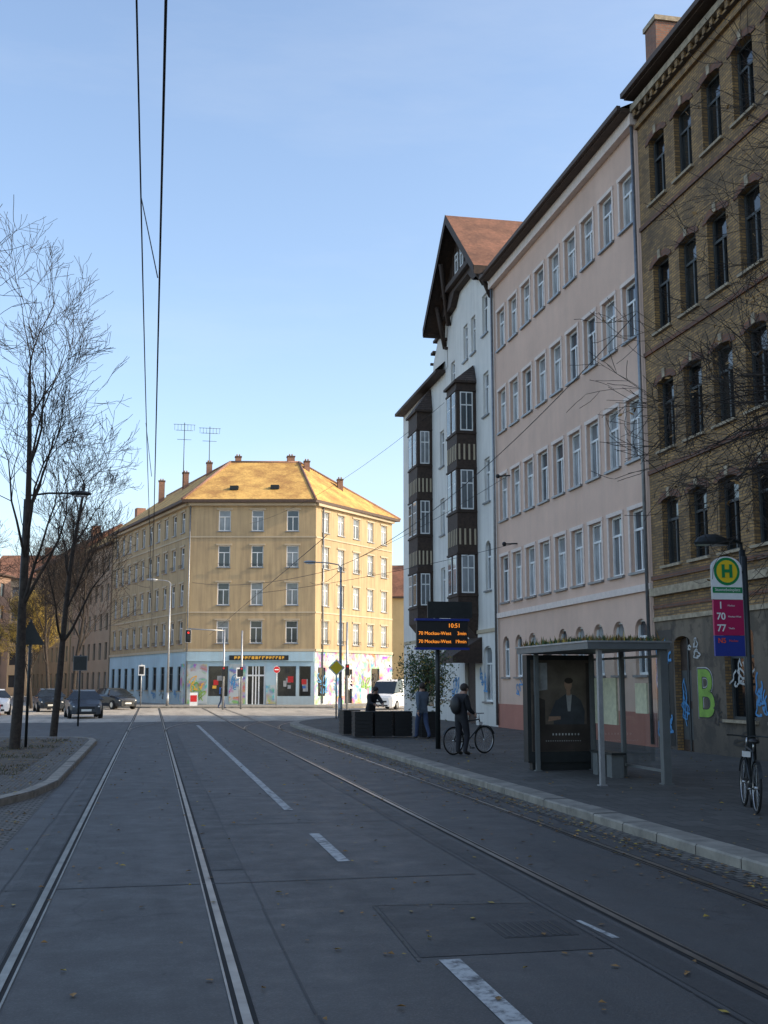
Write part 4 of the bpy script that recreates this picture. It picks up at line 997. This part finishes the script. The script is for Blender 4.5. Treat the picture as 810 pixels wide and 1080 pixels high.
person('person in dark coat crossing near the corner shop',(5.0,84.0,.01),math.radians(80),pose(knl=(.10,-.14,.50),anl=(.10,-.18,.10),tol=(.11,-.34,.06),knr=(-.10,.08,.48),anr=(-.10,.26,.14),tor=(-.11,.12,.05)),dict(top='jackd',leg='jeans'))
# ------------------------------------------------------------------ planters
def planter(x,y,rz):
    o=top('planter_box','black slatted planter box on the pavement','planter',(x,y,.12),rz,group='black planter boxes on the pavement')
    m=MB(); w,d,h=.27,.28,.80
    m.box(-w,-d,.04,w,d,h,'black')
    for i in range(6): m.box(-w-.02,-d-.02,.06+i*.125,w+.02,d+.02,.06+i*.125+.095,'black')
    part(o,'box',m)
    part(o,'rim',MB().box(-w-.03,-d-.03,h+.001,w+.03,d+.03,h+.04,'dmetal'))
    return o
p0=planter(6.72,36.9,0)
for i in range(1,3): copytree(p0,(6.72+i*.66,36.9+.03*i,.12),.02*i)
copytree(p0,(6.65,38.9,.12),.1); copytree(p0,(8.75,36.2,.12),.05)
# ------------------------------------------------------------------ cars
def car(label,loc,rz,k='carp',van=False,group='cars at the junction'):
    c=top('car' if not van else 'delivery_van',label,'car' if not van else 'van',loc,rz,group=group)
    if not van: st=[(-2.0,.50,.62),(-1.92,.72,.76),(-1.6,.82,.88),(-.95,.86,.98),(0,.88,1.02),(1.0,.88,1.03),(1.6,.84,1.02),(1.85,.76,.95),(1.92,.66,.75)]; gr=[(-1.05,.74,.97,.97),(-.4,.70,.58,1.42),(.3,.72,.60,1.49),(1.1,.72,.60,1.46),(1.75,.72,.68,1.05)]
    else: st=[(-2.4,.6,.8),(-2.3,.85,.95),(-1.9,.92,1.1),(-1,.95,1.2),(1,.95,1.25),(2.4,.93,1.25),(2.5,.9,1.2)]; gr=[(-1.95,.85,.85,1.12),(-1.1,.88,.78,1.95),(0,.9,.8,2.1),(2.3,.9,.8,2.05),(2.48,.88,.8,1.3)]
    m=MB(); secs=[]
    for y,w,z in st: secs.append([(-w*.93,y,.22),(-w,y,.45),(-w,y,z-.12),(-w*.88,y,z),(0,y,z+.03),(w*.88,y,z),(w,y,z-.12),(w,y,.45),(w*.93,y,.22)])
    for a,b in zip(secs[:-1],secs[1:]):
        for i in range(8): m.poly([a[i],a[i+1],b[i+1],b[i]][::-1],k)
        m.poly([a[8],a[0],b[0],b[8]],'black')
    m.poly(secs[0],k); m.poly(secs[-1][::-1],k); part(c,'body',m)
    m=MB(); zb=.98 if not van else 1.18
    for (y,wb,wt,z),(y2,wb2,wt2,z2) in zip(gr[:-1],gr[1:]):
        m.poly([(-wb,y,zb),(-wb2,y2,zb),(-wt2,y2,z2),(-wt,y,z)][::-1],'carglass' if not (van and y>-.5) else k)
        m.poly([(wb,y,zb),(wb2,y2,zb),(wt2,y2,z2),(wt,y,z)],'carglass' if not (van and y>-.5) else k)
        gl=(abs(z2-z)>.3); m.poly([(-wt,y,z+.001),(wt,y,z+.001),(wt2,y2,z2+.001),(-wt2,y2,z2+.001)],'carglass' if gl else k)
    part(c,'cabin',m)
    L=1.25 if not van else 1.6
    for y in (-L,L):
        for sx in (-1,1):
            x=sx*(.80 if not van else .86); w=MB(); w.tube((x-.1,y,.32),(x+.1,y,.32),.32,.32,20,'rubber'); wp=part(c,'wheel',w)
            part(wp,'rim',MB().tube((x+sx*.095,y,.32),(x+sx*.108,y,.32),.2,.18,12,'silver'))
    yf_=st[0][0]
    for sx in (-1,1):
        h=MB(); h.sphere((sx*.58,yf_+.10,.62 if not van else .8),.12,'lamp',10,6,(1.2,.5,.55)); part(c,'headlight',h)
        h=MB(); h.sphere((sx*.88,-.75,1.0 if not van else 1.3),.09,k,8,5,(1,.6,.7)); part(c,'mirror',h)
    part(c,'number_plate',MB().box(-.26,yf_-.03,.38,.26,yf_-.005,.49,'plate'))
    h=MB(); h.box(-.42,yf_-.012,.5,.42,yf_+.05,.62,'black'); h.box(-.5,yf_-.015,.24,.5,yf_+.05,.34,'black'); part(c,'grille',h)
    return c
car('grey hatchback driving towards the tram tracks',(-3.6,64.5,.01),math.radians(8),'cars')
car('dark car parked along the side street',(-2.6,85,.01),math.radians(30),'carp')
car('dark car waiting at the junction',(-6.6,79,.01),math.radians(10),'carp')
car('white car parked beside cobbled strip',(-9.2,72,.01),math.radians(10),'carw')
car('white delivery van parked in the side street',(16.9,81,.01),math.radians(-30),'carw',True,None)
# ------------------------------------------------------------------ lamps, lights and signs
def streetlamp(label,loc,rz,h,arm,k='galv',head=.6):
    o=top('street_lamp',label,'street lamp',loc,rz,group='tall street lamps')
    m=MB(); m.tube((0,0,0),(0,0,h),.09,.05,12,k); m.tube((0,0,0),(0,0,1.0),.12,.11,12,k); part(o,'pole',m)
    m=MB(); m.path([(0,0,h-.02),(-.15,0,h+.12),(-arm*.5,0,h+.2),(-arm,0,h+.22)],.03,8,k); part(o,'arm',m)
    m=MB(); m.sphere((-arm-head/2,0,h+.22),head/2,k,14,8,(1.1,.45,.28)); m.box(-arm-head*.8,-.09,h+.125,-arm-.12,.09,h+.16,'lamp'); part(o,'lamp_head',m); return o
streetlamp('dark street lamp with curved arm among bare trees',(-3.8,34.5,.12),math.radians(180),7.1,1.25,'dmetal')
streetlamp('pale grey street lamp at the pavement corner',(9.3,57.2,.12),0,7.6,1.3,'galv')
streetlamp('pale grey street lamp before the corner house',(1.2,89.6,.12),0,9.4,1.0,'galv',.8)
streetlamp('dark street lamp on cobbled strip',(-6.3,36,.12),math.radians(180),6.4,1.0,'dmetal')
def sigpost(name,label,loc,h,kind,rz=0,pole='galv'):
    o=top(name,label,'sign',loc,rz)
    part(o,'pole',MB().tube((0,0,0),(0,0,h),.04,.04,8,pole))
    m=MB()
    if kind=='diamond':
        for s,k,y in ((.42,'whitep',-.05),(.34,'yellow',-.056)): m.poly([(0,y,h-.4-s),(s,y,h-.4),(0,y,h-.4+s),(-s,y,h-.4)],k)
    elif kind=='square': m.box(-.3,-.07,h-.7,.3,-.045,h-.05,'gmetal'); m.box(-.27,-.075,h-.67,.27,-.071,h-.08,'dmetal')
    elif kind=='triangle': m.poly([(-.4,-.054,h-.7),(.4,-.054,h-.7),(0,-.054,h-.02)],'dmetal')
    elif kind=='round': m.disc((0,-.05,h-.35),.26,'whitep'); m.disc((0,-.055,h-.35),.24,'red'); m.box(-.16,-.06,h-.39,.16,-.057,h-.31,'whitep')
    elif kind=='plate': m.box(-.25,-.06,h-.9,.25,-.045,h-.1,'whitep'); m.box(-.18,-.065,h-.8,.18,-.061,h-.2,'black')
    part(o,'sign_plate',m); return o
sigpost('priority_sign','yellow diamond priority sign on a grey post',(9.0,56.6,.12),2.9,'diamond')
sigpost('direction_sign','dark square traffic sign on a post by parked cars',(-3.1,52,.0),3.1,'square',pole='dmetal')
sigpost('traffic_sign','dark back of a triangular sign on the cobbled strip',(-3.35,33.2,.12),3.5,'triangle',pole='dmetal')
sigpost('no_entry_sign','round red no entry sign near the corner shop',(9.4,88.4,.12),3.1,'round')
sigpost('traffic_sign','small white sign on a post before the shop',(6.6,88.9,.12),3.0,'plate')
sigpost('traffic_sign','small white sign on a post by mural wall',(-.8,90.4,.12),3.2,'plate')
def tlight(label,loc,arm,rz=0,zh=5.0,lit='redlamp'):
    o=top('traffic_light',label,'traffic light',loc,rz,group='traffic lights at the junction')
    part(o,'pole',MB().tube((0,0,0),(0,0,zh+.6),.08,.06,10,'galv'))
    if arm: part(o,'arm',MB().tube((0,0,zh+.5),(-arm,0,zh+.6),.05,.04,8,'galv'))
    for x,z in ([(-arm,zh+.45)] if arm else [])+[(-.02,3.0)]:
        m=MB(); yo=-.12 if x<-.1 else -.22; m.box(x-.11,yo-.1,z-.68,x+.11,yo+.1,z,'dmetal'); 
        if x<-.1: m.box(x-.2,yo+.101,z-.8,x+.2,yo+.115,z+.1,'whitep'); m.box(x-.18,yo+.09,z-.78,x+.18,yo+.1005,z+.08,'black')
        for i,k in enumerate((lit if x<-.1 else 'red','black','black')): m.disc((x,yo-.104,z-.13-.21*i),.07,k,14)
        part(o,'signal_head',m)
    return o
tlight('traffic light with mast arm showing red at junction',(4.9,81,.0),2.5)
tlight('traffic light post beside the crossing',(6.3,83,.0),0)
tlight('traffic light post near the pavement corner',(11.8,70,.0),0)
for i,(x,y) in enumerate(((-6.2,58),(-7.4,60))):
    o=top('bollard','red and white striped bollard by the road','bollard',(x,y,.0),group='striped bollards'); m=MB()
    for j in range(5): m.tube((0,0,j*.2),(0,0,j*.2+.2),.07,.07,10,'red' if j%2 else 'whitep')
    part(o,'post',m)
o=top('advertising_board','red and white board standing before the shop','advertising board',(3.2,90.2,.12)); m=MB(); m.box(-.3,-.04,0,.3,.04,1.0,'whitep'); m.box(-.25,-.05,.3,.25,-.041,.8,'red'); part(o,'panel',m)
# ------------------------------------------------------------------ wires
def wire(label,a,b,sag,r=.012,n=24,name='overhead_wire'):
    a=Vector(a);b=Vector(b); m=MB(); P=[]
    for i in range(n+1):
        t=i/n; p=a.lerp(b,t); p.z-=sag*4*t*(1-t); P.append(p)
    m.path(P,r,5,'wire'); return top(name,label,'wire',group='tram overhead wires',mesh=m.mesh(name))
wire('dark tram contact wire above the tracks',(-.02,-6,5.8),(-.20,125,5.7),0,.010,10)
wire('sagging messenger wire above the tram contact wire',(-.30,-6,8.0),(-.22,44,7.4),.75,.009,30)
wire('messenger wire continuing over the junction',(-.22,44,7.4),(-.1,95,7.4),.9,.011,20)
wire('short dropper joining two tram wires',(-.27,12,7.1),(-.06,10.9,5.8),0,.006,2)
for y in (22,33,44,60): wire('short dropper joining two tram wires',(-.26,y,6.85),(-.12,y,5.8),0,.006,2)
wire('tram contact wire above second track',(4.5,30,5.8),(4.5,125,5.7),0,.010,10)
wire('long span wire anchored on the pink house wall',(13.6,29.9,12.6),(9.3,57.2,7.8),1.0,.014)
wire('thin span wire from house wall to lamp',(13.6,42.5,10.0),(9.3,57.2,7.8),.2,.009)
wire('thin span wire from house wall to lamp',(13.6,41.8,7.2),(4.5,52,5.9),.2,.009)
wire('span wire from gabled house across junction',(13.6,52.5,15.4),(7.5,93,14.8),.9,.010)
wire('span wire across the junction to corner house',(9.3,57.2,7.7),(3.0,94.3,10.0),.5,.014)
wire('span wire above the junction',(9.3,57.2,7.6),(12.5,92.4,10.0),.4,.014)
for y,z in ((42.5,10.0),(41.8,7.2)):
    o=top('wire_anchor','dark wall anchor with insulator on pink wall','wire anchor',(13.7,y,z)); m=MB(); m.tube((0,0,0),(-.5,.3,0),.03,.03,6,'dmetal'); m.sphere((-.45,.27,0),.09,'black',8,6); part(o,'bracket',m)
# ------------------------------------------------------------------ camera, light, world
cam=bpy.data.objects.new('camera',bpy.data.cameras.new('camera')); link(cam); sc.camera=cam
cam.data.sensor_fit='VERTICAL'; cam.data.sensor_height=36; cam.data.lens=40; cam.data.clip_end=3000; cam.data.clip_start=.05
cam.location=(0,0,1.88); cam.rotation_euler=(math.radians(98.53),0,math.radians(-11.41))
el=math.radians(28); az=Vector((.955,-.30)).normalized()
su=bpy.data.objects.new('sun',bpy.data.lights.new('sun','SUN')); link(su); su.data.energy=5.0; su.data.angle=math.radians(.5); su.data.color=(1,.84,.60)
dv=Vector((az.x*math.cos(el),az.y*math.cos(el),math.sin(el))); su.rotation_euler=dv.to_track_quat('Z','Y').to_euler()
w=bpy.data.worlds.new('World'); sc.world=w; w.use_nodes=True; nt=w.node_tree
sky=nt.nodes.new('ShaderNodeTexSky'); sky.sky_type='NISHITA'; sky.sun_disc=False; sky.sun_elevation=el; sky.sun_rotation=math.atan2(az.x,az.y); sky.air_density=1.0; sky.dust_density=1.8; sky.ozone_density=1.2
tc=nt.nodes.new('ShaderNodeTexCoord'); mp=nt.nodes.new('ShaderNodeMapping'); mp.inputs['Scale'].default_value=(1,2.5,5); nt.links.new(tc.outputs['Generated'],mp.inputs[0])
cn=noi(nt,mp.outputs[0],1.6,7,.6); cf_=ramp(nt,cn,.48,.8,(0.02,.02,.02),(.20,.20,.20))
cc=mixc(nt,cf_,sky.outputs[0],(3.2,3.3,3.4))
nt.links.new(cc,nt.nodes['Background'].inputs[0]); nt.nodes['Background'].inputs[1].default_value=.31
sc.view_settings.view_transform='Standard'; sc.view_settings.look='None'; sc.view_settings.exposure=0
